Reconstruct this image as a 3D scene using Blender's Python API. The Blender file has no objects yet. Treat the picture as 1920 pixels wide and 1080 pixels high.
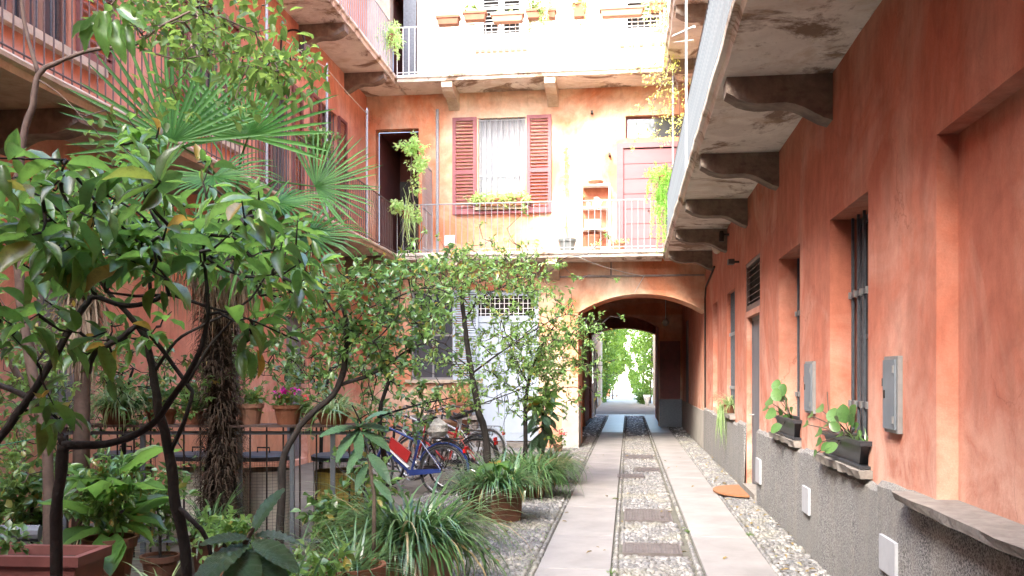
import bpy, math, random
import numpy as np
from mathutils import Vector, Matrix
random.seed(7); np.random.seed(7)
R = math.radians
# ---------------- camera, sky, sun, exposure ----------------
scn = bpy.context.scene
H = 1.6; F = 1715.0; TH = math.atan(218/1715.0); ST, CT = math.sin(TH), math.cos(TH)
cam_d = bpy.data.cameras.new('camera'); cam = bpy.data.objects.new('camera', cam_d)
scn.collection.objects.link(cam); scn.camera = cam
cam.location = (0, 0, H); cam.rotation_euler = (R(90), 0, TH)
cam_d.sensor_width = 36; cam_d.lens = 36*F/1920; cam_d.shift_y = 162/1920
cam_d.clip_start = .05; cam_d.clip_end = 1500
world = bpy.data.worlds.new('World'); scn.world = world; world.use_nodes = True
nt = world.node_tree; bg = nt.nodes['Background']
sky = nt.nodes.new('ShaderNodeTexSky'); sky.sky_type = 'NISHITA'; sky.sun_disc = False
SUN_EL, SUN_AZ = 42, -22       # azimuth measured from straight behind the camera, + towards the right
sky.sun_elevation = R(SUN_EL); sky.sun_rotation = R(180-SUN_AZ)
sky.air_density = 1.0; sky.dust_density = 3.0; sky.ozone_density = 1.0
nt.links.new(sky.outputs[0], bg.inputs[0]); bg.inputs[1].default_value = .15
sun_d = bpy.data.lights.new('sun', 'SUN'); sun = bpy.data.objects.new('sun', sun_d); scn.collection.objects.link(sun)
sun_d.energy = .58; sun_d.angle = R(20); sun_d.color = (1, .95, .87)
_a = R(SUN_AZ); _sd = Vector((math.sin(_a)*math.cos(R(SUN_EL)), -math.cos(_a)*math.cos(R(SUN_EL)), math.sin(R(SUN_EL))))
sun.rotation_euler = (-_sd).to_track_quat('-Z', 'Y').to_euler(); sun.location = (0, -5, 20)
scn.view_settings.view_transform = 'Standard'; scn.view_settings.look = 'None'
scn.view_settings.exposure = 4.05; scn.view_settings.gamma = 1.0
scn.render.engine = 'CYCLES'
cy = scn.cycles; cy.max_bounces = 8; cy.diffuse_bounces = 5; cy.glossy_bounces = 3; cy.transmission_bounces = 4; cy.transparent_max_bounces = 6
cy.use_denoising = True; cy.caustics_reflective = False; cy.caustics_refractive = False

# ---------------- pixel (1920x1080) to place ----------------
CAM = Vector((0, 0, H))
def ray(px, py):
    u = (px-960)/F; v = (702-py)/F
    return Vector((-ST+u*CT, CT+u*ST, v))
def D(px, py, d): return CAM + ray(px, py)*d
def PX(px, py, X): r = ray(px, py); return CAM + r*(X/r.x)
def PY(px, py, Y): r = ray(px, py); return CAM + r*(Y/r.y)
def PZ(px, py, Z): r = ray(px, py); return CAM + r*((Z-H)/r.z)

# ---------------- object helpers ----------------
COL = scn.collection
ORG = {}
def org(o): return ORG.get(o.name, Vector((0, 0, 0))) if o else Vector((0, 0, 0))
def tag(o, label=None, cat=None, group=None, kind=None):
    if label: o['label'] = label
    if cat: o['category'] = cat
    if group: o['group'] = group
    if kind: o['kind'] = kind
    return o
def thing(name, label, cat, loc=(0, 0, 0), group=None):
    o = bpy.data.objects.new(name, None); COL.objects.link(o); o.location = loc; o.empty_display_size = .2
    ORG[o.name] = Vector(loc)
    return tag(o, label, cat, group)
def link(name, me, parent=None, loc=None, kind=None):
    """loc given: mesh is local, loc is a world point. Otherwise mesh holds world coordinates."""
    o = bpy.data.objects.new(name, me); COL.objects.link(o)
    po = org(parent)
    if parent: o.parent = parent
    o.location = (Vector(loc) if loc is not None else Vector((0, 0, 0))) - po
    ORG[o.name] = Vector(loc) if loc is not None else Vector((0, 0, 0))
    if kind: o['kind'] = kind
    return o
def copy_tree(o, parent=None):
    c = o.copy(); COL.objects.link(c)
    if parent is not None: c.parent = parent
    for ch in o.children: copy_tree(ch, c)
    return c
def smooth(me): me.polygons.foreach_set('use_smooth', [True]*len(me.polygons))

class MB:
    def __init__(s): s.v = []; s.f = []
    def add(s, v, f):
        n = len(s.v); s.v += [tuple(p) for p in v]; s.f += [tuple(i+n for i in q) for q in f]; return s
    def box(s, x0, y0, z0, x1, y1, z1):
        if x0 > x1: x0, x1 = x1, x0
        if y0 > y1: y0, y1 = y1, y0
        if z0 > z1: z0, z1 = z1, z0
        return s.add([(x0,y0,z0),(x1,y0,z0),(x1,y1,z0),(x0,y1,z0),(x0,y0,z1),(x1,y0,z1),(x1,y1,z1),(x0,y1,z1)],
              [(0,3,2,1),(4,5,6,7),(0,1,5,4),(1,2,6,5),(2,3,7,6),(3,0,4,7)])
    def cbox(s, c, sz, rot=None):
        c = Vector(c); h = Vector(sz)/2; n = MB().box(-h.x,-h.y,-h.z,h.x,h.y,h.z)
        return s.add([c + (rot @ Vector(p) if rot else Vector(p)) for p in n.v], n.f)
    def quad(s, a, b, c, d): return s.add([a, b, c, d], [(0, 1, 2, 3)])
    def tube(s, pts, r, n=6, cap=True):
        pts = [Vector(p) for p in pts]; k = len(pts)
        rs = r if isinstance(r, (list, tuple)) else [r]*k
        v = []; up = None
        for i, p in enumerate(pts):
            t = (pts[min(i+1, k-1)] - pts[max(i-1, 0)])
            t = t.normalized() if t.length > 1e-9 else Vector((0, 0, 1))
            if up is None: up = Vector((0, 0, 1)) if abs(t.z) < .9 else Vector((1, 0, 0))
            a = t.cross(up).normalized(); b = a.cross(t); up = b
            for j in range(n):
                q = 2*math.pi*j/n
                v.append(p + (a*math.cos(q) + b*math.sin(q))*rs[i])
        f = [(i*n+j, i*n+(j+1) % n, (i+1)*n+(j+1) % n, (i+1)*n+j) for i in range(k-1) for j in range(n)]
        if cap: f += [tuple(range(n))[::-1], tuple((k-1)*n+j for j in range(n))]
        return s.add(v, f)
    def lathe(s, prof, c=(0, 0, 0), n=20):
        v = []; f = []
        for (r, z) in prof:
            for j in range(n):
                q = 2*math.pi*j/n; v.append((c[0]+r*math.cos(q), c[1]+r*math.sin(q), c[2]+z))
        for i in range(len(prof)-1):
            for j in range(n): f.append((i*n+j, i*n+(j+1) % n, (i+1)*n+(j+1) % n, (i+1)*n+j))
        return s.add(v, f)
    def ring(s, c, R0, r, axis='Y', n=28, m=6, a0=0, a1=2*math.pi):
        c = Vector(c); pts = []
        full = abs(a1-a0-2*math.pi) < 1e-6
        k = n if full else n+1
        v = []
        for i in range(k):
            q = a0+(a1-a0)*i/n
            dr = Vector((math.cos(q), 0, math.sin(q))) if axis == 'Y' else Vector((math.cos(q), math.sin(q), 0))
            ax = Vector((0, 1, 0)) if axis == 'Y' else Vector((0, 0, 1))
            for j in range(m):
                p = 2*math.pi*j/m
                v.append(c+dr*(R0+r*math.cos(p))+ax*(r*math.sin(p)))
        f = [(i*m+j, i*m+(j+1) % m, ((i+1) % k)*m+(j+1) % m, ((i+1) % k)*m+j) for i in range(n) for j in range(m)]
        return s.add(v, f)
    def prism(s, A, off):
        """polygon A (list of points) swept by vector off"""
        n = len(A); off = Vector(off)
        v = [Vector(p) for p in A] + [Vector(p)+off for p in A]
        return s.add(v, [tuple(range(n))[::-1], tuple(range(n, 2*n))] + [(i, (i+1) % n, n+(i+1) % n, n+i) for i in range(n)])
    def mesh(s, name, m, sm=False):
        me = bpy.data.meshes.new(name); me.from_pydata(s.v, [], s.f); me.materials.append(m)
        if sm: smooth(me)
        return me
    def build(s, name, m, parent=None, kind=None, sm=False, loc=None):
        return link(name, s.mesh(name, m, sm), parent, loc, kind)

# ---------------- numpy leaves ----------------
def npmesh(name, V, Fq, m, sm=True):
    """V (n,3); Fq (k,4) with -1 in last column for triangles"""
    me = bpy.data.meshes.new(name); me.vertices.add(len(V)); me.vertices.foreach_set('co', np.asarray(V, np.float32).ravel())
    tri = Fq[:, 3] < 0; cnt = np.where(tri, 3, 4)
    mask = np.ones(Fq.shape, bool); mask[tri, 3] = False
    li = Fq[mask]; me.loops.add(len(li)); me.loops.foreach_set('vertex_index', li.astype(np.int32))
    st = np.concatenate([[0], np.cumsum(cnt)[:-1]])
    me.polygons.add(len(cnt)); me.polygons.foreach_set('loop_start', st.astype(np.int32)); me.polygons.foreach_set('loop_total', cnt.astype(np.int32))
    me.polygons.foreach_set('use_smooth', np.full(len(cnt), sm))
    me.update(calc_edges=True); me.validate(); me.materials.append(m); return me
def leaf_tpl(wid, fold=.12, droop=.18, wave=0.0):
    """stations: list of (t, half width); returns verts (t,s,h) and faces"""
    v = []; idx = []
    for i, (t, w) in enumerate(wid):
        h = -droop*t*t + (wave*math.sin(i*2.1) if 0 < i < len(wid)-1 else 0)
        if w == 0: idx.append((len(v),)); v.append((t, 0, h))
        else:
            idx.append((len(v), len(v)+1, len(v)+2)); v += [(t, -w, h+fold*w*2), (t, 0, h), (t, w, h+fold*w*2)]
    f = []
    for a, b in zip(idx[:-1], idx[1:]):
        if len(a) == 1: f += [(a[0], b[1], b[0], -1), (a[0], b[2], b[1], -1)]
        elif len(b) == 1: f += [(a[0], a[1], b[0], -1), (a[1], a[2], b[0], -1)]
        else: f += [(a[0], a[1], b[1], b[0]), (a[1], a[2], b[2], b[1])]
    return np.array(v, float), np.array(f, int)
SMALL = leaf_tpl([(0, 0), (.45, .5), (1, 0)], .2, .15)
MID = leaf_tpl([(0, 0), (.25, .36), (.55, .5), (1, 0)], .15, .22)
BIG = leaf_tpl([(0, 0), (.12, .25), (.3, .43), (.52, .5), (.74, .38), (.9, .16), (1, 0)], .14, .25, .012)
LONG = leaf_tpl([(0, .08), (.15, .34), (.35, .5), (.6, .46), (.82, .26), (1, 0)], .2, .5, .02)
def nrm(a): return a/np.maximum(np.linalg.norm(a, axis=-1, keepdims=True), 1e-9)
def frames(Dv, Up):
    Dv = nrm(Dv); S = nrm(np.cross(Up, Dv)); N = np.cross(Dv, S); return Dv, S, N
def leaves(P, Dv, Up, L, W, tpl):
    tv, tf = tpl; Dv, S, N = frames(np.asarray(Dv, float), np.asarray(Up, float)); P = np.asarray(P, float)
    n = len(P); L = np.broadcast_to(L, (n,)); W = np.broadcast_to(W, (n,))
    V = P[:, None] + Dv[:, None]*(tv[None, :, 0, None]*L[:, None, None]) + S[:, None]*(tv[None, :, 1, None]*W[:, None, None]) + N[:, None]*(tv[None, :, 2, None]*L[:, None, None])
    k = len(tv); Fq = tf[None] + (np.arange(n)*k)[:, None, None]
    Fq = np.where(tf[None] < 0, -1, Fq)
    return V.reshape(-1, 3), Fq.reshape(-1, 4)
def merge(parts):
    Vs = []; Fs = []; n = 0
    for V, Fq in parts:
        Vs.append(V); Fs.append(np.where(Fq < 0, -1, Fq+n)); n += len(V)
    return np.concatenate(Vs), np.concatenate(Fs)
def blades(P, az, el, L, W, droop, n=6, vfold=0.0):
    P = np.asarray(P, float); N = len(P); L = np.broadcast_to(L, (N,)); W = np.broadcast_to(W, (N,))
    az = np.broadcast_to(az, (N,)); el = np.broadcast_to(el, (N,)); droop = np.broadcast_to(droop, (N,))
    pos = P.copy(); S = np.stack([-np.sin(az), np.cos(az), 0*az], -1); V = []
    for i in range(n+1):
        t = i/n; w = W*.5*(1-t**2.2)*(.6+.4*min(1, t*4))
        if i == n: w = W*.02
        V.append(pos - S*w[:, None]); V.append(pos + S*w[:, None])
        e = el - droop*(t+.5/n)
        pos = pos + np.stack([np.cos(az)*np.cos(e), np.sin(az)*np.cos(e), np.sin(e)], -1)*(L/n)[:, None]
    V = np.stack(V, 1); k = 2*(n+1)
    tf = np.array([(2*i, 2*i+1, 2*i+3, 2*i+2) for i in range(n)])
    return V.reshape(-1, 3), (tf[None]+(np.arange(N)*k)[:, None, None]).reshape(-1, 4)
rnd = np.random.rand
def rdir(n, zmin=-1, zmax=1):
    a = rnd(n)*2*math.pi; z = zmin+(zmax-zmin)*rnd(n); r = np.sqrt(np.maximum(0, 1-z*z))
    return np.stack([r*np.cos(a), r*np.sin(a), z], -1)

# ---------------- materials ----------------
def _n(t, ty, **kw):
    n = t.nodes.new(ty)
    for k, v in kw.items(): setattr(n, k, v)
    return n
def base(name):
    m = bpy.data.materials.new(name); m.use_nodes = True; t = m.node_tree
    return m, t, t.nodes['Principled BSDF']
def noise(t, co, scale, detail=4, rough=.6, dist=0, stretch=None):
    if stretch:
        mp = _n(t, 'ShaderNodeMapping'); mp.inputs['Scale'].default_value = stretch; t.links.new(co, mp.inputs[0]); co = mp.outputs[0]
    n = _n(t, 'ShaderNodeTexNoise'); n.inputs['Scale'].default_value = scale; n.inputs['Detail'].default_value = detail
    n.inputs['Roughness'].default_value = rough; n.inputs['Distortion'].default_value = dist
    t.links.new(co, n.inputs['Vector']); return n.outputs['Fac']
def ramp(t, fac, stops):
    r = _n(t, 'ShaderNodeValToRGB'); e = r.color_ramp.elements
    while len(e) < len(stops): e.new(.5)
    for i, (p, c) in enumerate(stops):
        e[i].position = p; e[i].color = (c, c, c, 1) if isinstance(c, (int, float)) else (*c, 1)
    t.links.new(fac, r.inputs[0]); return r.outputs[0]
def mix(t, fac, a, b, mode='MIX'):
    n = _n(t, 'ShaderNodeMix', data_type='RGBA', blend_type=mode); n.clamp_factor = True
    if isinstance(fac, (int, float)): n.inputs[0].default_value = fac
    else: t.links.new(fac, n.inputs[0])
    for i, x in ((6, a), (7, b)):
        if isinstance(x, tuple): n.inputs[i].default_value = (*x, 1)
        else: t.links.new(x, n.inputs[i])
    return n.outputs[2]
def bump(t, bs, fac, strength, dist=.01):
    b = _n(t, 'ShaderNodeBump'); b.inputs['Strength'].default_value = strength; b.inputs['Distance'].default_value = dist
    t.links.new(fac, b.inputs['Height']); t.links.new(b.outputs[0], bs.inputs['Normal']); return b
def co_obj(t): return _n(t, 'ShaderNodeTexCoord').outputs['Object']
SC = {'terracotta': .62, 'old_terracotta': .6, 'pink_plastic_trough': .6, 'pale_terracotta': .62, 'grey_painted_metal': .5, 'blue_grey_panel': .75, 'pale_metal_frame': .6,
      'pale_blue_door_paint': .8, 'white_vent_plate_paint': .5, 'faded_pink_door_paint': .36, 'rough_grey_sill_stone': .8, 'dark_bark': .5, 'pale_vine_bark': .45, 'grey_brown_bark': .7,
      'pale_grey_rail_paint': .85, 'dark_corbel_stone': 1.3, 'worn_iron_cover': .75, 'orange_coir_mat': .45, 'pale_base_render': .75}
def simple(name, a, b=None, scale=8, rough=.7, bmp=.3, bscale=60, metal=0, stretch=None, rndobj=0, spec=.5, bd=.003):
    k_ = SC.get(name, 1.0); a = tuple(x*k_ for x in a); b = tuple(x*k_ for x in b) if b else None
    m, t, bs = base(name); co = co_obj(t); bs.inputs['Roughness'].default_value = rough; bs.inputs['Metallic'].default_value = metal
    bs.inputs['Specular IOR Level'].default_value = spec
    b = b or tuple(x*.75 for x in a)
    c = mix(t, ramp(t, noise(t, co, scale, 5, .65, .3, stretch), [(.35, 0.), (.7, 1.)]), a, b)
    if rndobj:
        oi = _n(t, 'ShaderNodeObjectInfo'); c = mix(t, ramp(t, oi.outputs['Random'], [(0, 1-rndobj), (1, 1+rndobj*.4)]), c, c)
        mm = _n(t, 'ShaderNodeMath', operation='MULTIPLY_ADD'); t.links.new(oi.outputs['Random'], mm.inputs[0]); mm.inputs[1].default_value = rndobj*1.4; mm.inputs[2].default_value = 1-rndobj
        hs = _n(t, 'ShaderNodeHueSaturation'); t.links.new(mm.outputs[0], hs.inputs['Value']); t.links.new(c, hs.inputs['Color']); c = hs.outputs[0]
    t.links.new(c, bs.inputs['Base Color'])
    if bmp: bump(t, bs, noise(t, co, bscale, 3), bmp, bd)
    return m
def stucco(name, main, deep, pale, pale_amt=.5, streak=.5, rough=.93, bmp=.5, ps=.7, damp=None, plo=.48):
    m, t, bs = base(name); co = co_obj(t); bs.inputs['Roughness'].default_value = rough; bs.inputs['Specular IOR Level'].default_value = .25
    c = mix(t, ramp(t, noise(t, co, 1.1, 6, .65, .6), [(.35, 0.), (.65, 1.)]), main, deep)
    c = mix(t, ramp(t, noise(t, co, ps, 8, .62, 1.0), [(plo, 0.), (plo+.22, pale_amt)]), c, pale)
    st = ramp(t, noise(t, co, 2.2, 7, .7, .3, (2.3, 2.3, .6)), [(.38, 1-streak*.45), (.62, 1.)])
    c = mix(t, 1.0, c, st, 'MULTIPLY')
    br = ramp(t, noise(t, co, 3.2, 6, .7, 1.5), [(.30, .78), (.55, 1.)]); c = mix(t, .8, c, br, 'MULTIPLY')
    if damp:
        sx = _n(t, 'ShaderNodeSeparateXYZ'); t.links.new(co, sx.inputs[0]); mr = _n(t, 'ShaderNodeMapRange'); mr.inputs[1].default_value = damp[1]; mr.inputs[2].default_value = damp[0]; t.links.new(sx.outputs[2], mr.inputs[0])
        nz = ramp(t, noise(t, co, 2.6, 7, .7, .6), [(.40, 0.), (.62, 1.)]); ml = _n(t, 'ShaderNodeMath', operation='MULTIPLY'); t.links.new(mr.outputs[0], ml.inputs[0]); t.links.new(nz, ml.inputs[1])
        c = mix(t, ml.outputs[0], c, pale)
    ck = _n(t, 'ShaderNodeTexVoronoi', feature='DISTANCE_TO_EDGE'); ck.inputs['Scale'].default_value = .55
    wv = _n(t, 'ShaderNodeVectorMath', operation='MULTIPLY_ADD'); nzc = _n(t, 'ShaderNodeTexNoise'); nzc.inputs['Scale'].default_value = 2.5; nzc.inputs['Detail'].default_value = 6; t.links.new(co, nzc.inputs['Vector'])
    t.links.new(nzc.outputs['Color'], wv.inputs[0]); wv.inputs[1].default_value = (.9, .9, .9); t.links.new(co, wv.inputs[2]); t.links.new(wv.outputs[0], ck.inputs['Vector'])
    ca = ramp(t, ck.outputs['Distance'], [(.0, 1.), (.004, 0.)]); cb = ramp(t, noise(t, co, .8, 3), [(.52, 0.), (.60, .45)])
    cm_ = _n(t, 'ShaderNodeMath', operation='MULTIPLY'); t.links.new(ca, cm_.inputs[0]); t.links.new(cb, cm_.inputs[1]); c = mix(t, cm_.outputs[0], c, tuple(x*.35 for x in deep))
    g = ramp(t, noise(t, co, 90, 3, .6), [(.3, .88), (.7, 1.06)]); c = mix(t, .6, c, g, 'MULTIPLY')
    t.links.new(c, bs.inputs['Base Color'])
    a = noise(t, co, 130, 3, .6); b = noise(t, co, 9, 6, .6)
    ad = _n(t, 'ShaderNodeMath', operation='MULTIPLY_ADD'); t.links.new(b, ad.inputs[0]); ad.inputs[1].default_value = 3.0; t.links.new(a, ad.inputs[2])
    bump(t, bs, ad.outputs[0], bmp, .004); return m
def leafm(name, a, b, c2=None, rough=.4, tr=.35, by='island', spec=.5, trc=None, vein=0):
    m, t, bs = base(name)
    q_ = {'glossy_tree_leaf': .92, 'glossy_tree_leaves': .9, 'palm_frond': 1.15, 'sunlit_climber_leaves': .42, 'bright_leaves': .5, 'fleshy_pale_green_leaf': .7}.get(name, 1.)
    a, b = tuple(x*q_ for x in a), tuple(x*q_ for x in b)
    src = _n(t, 'ShaderNodeNewGeometry').outputs['Random Per Island'] if by == 'island' else _n(t, 'ShaderNodeObjectInfo').outputs['Random']
    st = [(0, a), (.6, b)] + ([(.93, b), (.97, c2)] if c2 else [])
    c = ramp(t, src, st)
    if vein:
        co = co_obj(t); w = _n(t, 'ShaderNodeTexWave'); w.inputs['Scale'].default_value = vein; w.inputs['Distortion'].default_value = .6; t.links.new(co, w.inputs[0])
        c = mix(t, ramp(t, w.outputs['Fac'], [(.82, 0.), (1., .22)]), c, (.35, .5, .25))
        bump(t, bs, w.outputs['Fac'], .5, .01)
    c = mix(t, 1., c, ramp(t, noise(t, co_obj(t), 9 if by == 'object' else 45, 4, .7, .5), [(.28, .65), (.48, 1.05), (.8, 1.2)]), 'MULTIPLY')
    t.links.new(c, bs.inputs['Base Color']); bs.inputs['Roughness'].default_value = rough; bs.inputs['Specular IOR Level'].default_value = spec
    tn = _n(t, 'ShaderNodeBsdfTranslucent'); hs = _n(t, 'ShaderNodeHueSaturation'); hs.inputs['Hue'].default_value = .478; hs.inputs['Saturation'].default_value = 1.05; hs.inputs['Value'].default_value = 2.4
    t.links.new(c, hs.inputs['Color']); t.links.new(hs.outputs[0], tn.inputs[0])
    mx = _n(t, 'ShaderNodeMixShader'); mx.inputs[0].default_value = tr; t.links.new(bs.outputs[0], mx.inputs[1]); t.links.new(tn.outputs[0], mx.inputs[2])
    t.links.new(mx.outputs[0], t.nodes['Material Output'].inputs[0]); return m

ORANGE = (.56, .20, .115); ODEEP = (.47, .145, .085); OPALE = (.66, .36, .25)
M = {}
M['orange'] = stucco('orange_stucco', ORANGE, ODEEP, OPALE, .55, .5)
M['orange_r'] = stucco('orange_stucco_right', (.52, .195, .125), (.44, .145, .09), (.64, .39, .30), .7, .42, damp=(.95, 1.7))
M['orange_b'] = stucco('orange_stucco_back', (.66, .27, .14), (.59, .21, .105), (.82, .66, .48), .95, .35, ps=.36, plo=.40)  # pale patches put the bright sky-lit part of the facade into the colour
M['skylit_cream'] = stucco('skylit_cream_stucco', (.66, .54, .43), (.60, .46, .36), (.72, .65, .55), .6, .5)  # paler than the storeys below: strong sky light put into the colour
M['orange_l'] = stucco('orange_stucco_brightened', (.68, .31, .21), (.58, .235, .15), (.74, .47, .36), .7, .4, damp=(1.0, 1.9))  # raised tone makes up for the weak light on the left wing
M['peach'] = stucco('peach_stucco', (.66, .36, .22), (.60, .29, .17), (.75, .52, .38), .7, .4)
def m_plinth():
    m, t, bs = base('pebbledash_plinth'); co = co_obj(t); bs.inputs['Roughness'].default_value = .95
    sp = noise(t, co, 85, 2, .8); c = ramp(t, sp, [(.40, (.035, .035, .04)), (.48, (.15, .15, .145)), (.60, (.33, .325, .315))])
    c2 = mix(t, ramp(t, noise(t, co, 20, 5, .7), [(.3, 0.), (.7, 1.)]), (.20, .197, .185), (.155, .155, .147))
    c = mix(t, ramp(t, noise(t, co, .9, 4, .6, .7), [(.38, .45), (.52, 1.)]), c2, c)
    c = mix(t, ramp(t, noise(t, co, 1.6, 5, .6, .5, (2, 2, .6)), [(.45, 0.), (.75, .5)]), c, (.27, .25, .21))
    t.links.new(c, bs.inputs['Base Color']); bump(t, bs, sp, .9, .008); return m
M['plinth'] = m_plinth()
def m_soffit():
    m, t, bs = base('stained_balcony_stone'); co = co_obj(t); bs.inputs['Roughness'].default_value = .93
    c = mix(t, ramp(t, noise(t, co, 2.5, 8, .65, .5), [(.35, 0.), (.65, 1.)]), (.80, .76, .68), (.62, .57, .50))
    c = mix(t, ramp(t, noise(t, co, 1.0, 7, .72, 1.2), [(.515, 0.), (.60, .9)]), c, (.17, .10, .055))
    c = mix(t, ramp(t, noise(t, co, 1.7, 7, .7, .8), [(.52, 0.), (.66, .5)]), c, (.46, .33, .19))
    c = mix(t, ramp(t, noise(t, co, 28, 4, .6), [(.62, 0.), (.74, .4)]), c, (.2, .17, .14))
    t.links.new(c, bs.inputs['Base Color']); bump(t, bs, noise(t, co, 14, 7, .7), .6, .02); return m
M['soffit'] = m_soffit()
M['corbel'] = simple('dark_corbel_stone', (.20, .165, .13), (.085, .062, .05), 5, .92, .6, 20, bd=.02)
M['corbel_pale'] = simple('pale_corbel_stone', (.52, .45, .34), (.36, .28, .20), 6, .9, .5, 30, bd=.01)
M['slabedge'] = simple('balcony_edge_stone', (.42, .36, .27), (.26, .21, .16), 7, .9, .5, 30, bd=.01)
M['railw'] = simple('pale_grey_rail_paint', (.36, .38, .40), (.26, .28, .30), 30, .5, .1, metal=0)
M['raild'] = simple('brown_rail_paint', (.13, .085, .075), (.07, .05, .045), 30, .55, .1)
M['pinkwood'] = simple('dusty_red_shutter_paint', (.25, .075, .085), (.20, .06, .07), 6, .6, .25, 50, stretch=(1, 1, .2))
M['pinkdoor'] = simple('faded_pink_door_paint', (.56, .22, .25), (.46, .17, .20), 5, .6, .25, 50, stretch=(.3, 1, 1))
M['redwood'] = simple('brown_red_shutter_paint', (.21, .062, .055), (.14, .045, .04), 8, .6, .2, 50)
M['greymetal'] = simple('grey_painted_metal', (.23, .27, .31), (.17, .21, .25), 5, .55, .12, 40)
M['steel'] = simple('blue_grey_panel', (.20, .235, .27), (.15, .18, .21), 4, .5, .15, 30)
M['frame_l'] = simple('pale_metal_frame', (.42, .43, .43), (.32, .33, .33), 10, .45, .1, metal=.3)
M['bars'] = simple('dark_window_bars', (.11, .125, .145), (.07, .08, .095), 20, .45, .2, metal=.4)
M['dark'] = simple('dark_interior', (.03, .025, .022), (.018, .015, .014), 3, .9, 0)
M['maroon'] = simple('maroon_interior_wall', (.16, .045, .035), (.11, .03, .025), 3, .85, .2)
M['blue'] = simple('pale_blue_door_paint', (.50, .58, .66), (.43, .51, .60), 3, .55, .15, 30, stretch=(1, 1, .3))
M['white'] = simple('white_paint', (.78, .78, .77), (.66, .66, .65), 8, .5, .1)
M['plate'] = simple('white_vent_plate_paint', (.74, .77, .82), (.64, .67, .72), 14, .5, .15, 60)
M['curtain'] = simple('white_net_curtain', (.34, .355, .37), (.25, .27, .29), 3, .85, .2)
M['sill'] = simple('rough_grey_sill_stone', (.30, .275, .245), (.19, .17, .15), 9, .9, .8, 25, bd=.015)
M['slab'] = simple('pinkish_granite_slab', (.25, .238, .228), (.165, .158, .152), 1.8, .62, .35, 120, rndobj=.07, bd=.002)
M['sky_sheen_slab'] = simple('sky_sheen_granite', (.30, .32, .36), (.22, .24, .28), 5, .38, .3, 50, rndobj=.08)  # blue cast is the sky's reflection put into the slab colour
M['terra'] = simple('terracotta', (.42, .165, .085), (.31, .125, .07), 7, .8, .3, 40)
M['terrad'] = simple('old_terracotta', (.27, .115, .065), (.17, .085, .055), 9, .85, .4, 40)
M['terrap'] = simple('pink_plastic_trough', (.36, .135, .115), (.27, .10, .085), 6, .55, .1)
M['terral'] = simple('pale_terracotta', (.52, .27, .17), (.40, .21, .14), 7, .8, .3, 40)
M['blackpot'] = simple('dark_plastic_planter', (.035, .038, .045), (.022, .024, .028), 8, .42, .15)
M['greypot'] = simple('grey_plastic_bucket', (.15, .17, .17), (.10, .12, .12), 8, .5, .1)
M['soil'] = simple('potting_soil', (.045, .032, .022), (.02, .015, .01), 40, .95, 1, 80)
M['manhole'] = simple('worn_iron_cover', (.19, .17, .165), (.12, .105, .10), 12, .6, .5, 60, metal=.3)
M['mat'] = simple('orange_coir_mat', (.56, .25, .11), (.42, .17, .075), 30, .95, .9, 150)
M['iron'] = simple('black_iron', (.03, .03, .03), (.05, .035, .025), 20, .5, .2, metal=.5)
M['pipe'] = simple('grey_downpipe', (.34, .30, .27), (.24, .20, .18), 10, .55, .1)
M['glass'] = base('window_glass')[0]
_g = M['glass'].node_tree.nodes['Principled BSDF']; _g.inputs['Base Color'].default_value = (.05, .06, .07, 1); _g.inputs['Roughness'].default_value = .06; _g.inputs['Specular IOR Level'].default_value = .9
M['cord'] = simple('pale_cord', (.6, .6, .57), None, 5, .7, 0)
M['bark'] = simple('dark_bark', (.055, .045, .038), (.022, .018, .016), 18, .9, .9, 40, stretch=(1, 1, .4), bd=.01)
M['bark2'] = simple('grey_brown_bark', (.16, .12, .09), (.07, .052, .04), 18, .9, .8, 40, stretch=(1, 1, .4), bd=.01)
M['bark3'] = simple('pale_vine_bark', (.32, .23, .18), (.19, .135, .11), 18, .85, .6, 40)
# ---------------- ground ----------------
g = MB().quad((-400, -100, 0), (400, -100, 0), (400, 700, 0), (-400, 700, 0)).build('ground', simple('ground_gravelly_soil', (.16, .145, .115), (.10, .09, .07), 3, .95, .6, 60), kind='structure')
XR = 1.62; YB = 19.7; XL = -5.75; GZ = 4.0
pv = MB().quad((-2.75, -3, .004), (XR, -3, .004), (XR, 34, .004), (-2.75, 34, .004)).build('courtyard_pavement', simple('cobble_bedding_mortar', (.105, .10, .08), (.06, .06, .045), 6, .95, .8, 70), kind='structure')
st = MB().quad((-30, 34.002, .006), (30, 34.002, .006), (30, 160, .006), (-30, 160, .006)).build('street', simple('sunlit_street_paving', (.30, .285, .26), (.22, .21, .19), 2, .9, .4, 30), kind='structure')
def slab(x0, x1, y0, y1, z=.032, m='slab', parent=pv, ins=.005):
    b = MB(); i = ins+.0015; h = z-.002
    x0 += i; x1 -= i; y0 += i; y1 -= i
    v = [(x0, y0, .0045), (x1, y0, .0045), (x1, y1, .0045), (x0, y1, .0045), (x0, y0, h), (x1, y0, h), (x1, y1, h), (x0, y1, h),
         (x0+.002, y0+.002, z), (x1-.002, y0+.002, z), (x1-.002, y1-.002, z), (x0+.002, y1-.002, z)]
    f = [(0, 1, 5, 4), (1, 2, 6, 5), (2, 3, 7, 6), (3, 0, 4, 7), (4, 5, 9, 8), (5, 6, 10, 9), (6, 7, 11, 10), (7, 4, 8, 11), (8, 9, 10, 11)]
    c = Vector(((x0+x1)/2, (y0+y1)/2, 0)); b.add([Vector(p)-c for p in v], f)
    o = link('paving_slab', b.mesh('paving_slab', M[m]), parent, c)
    o.rotation_euler = (R(random.uniform(-.12, .12)), R(random.uniform(-.2, .2)), 0); return o
def dY(py): return 1.6*F/(py-702)/1.0
ly = [4.9, 7.38/.998, 8.94, 10.85, 12.73, 14.55, 16.2, 18.1, 19.95]
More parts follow.
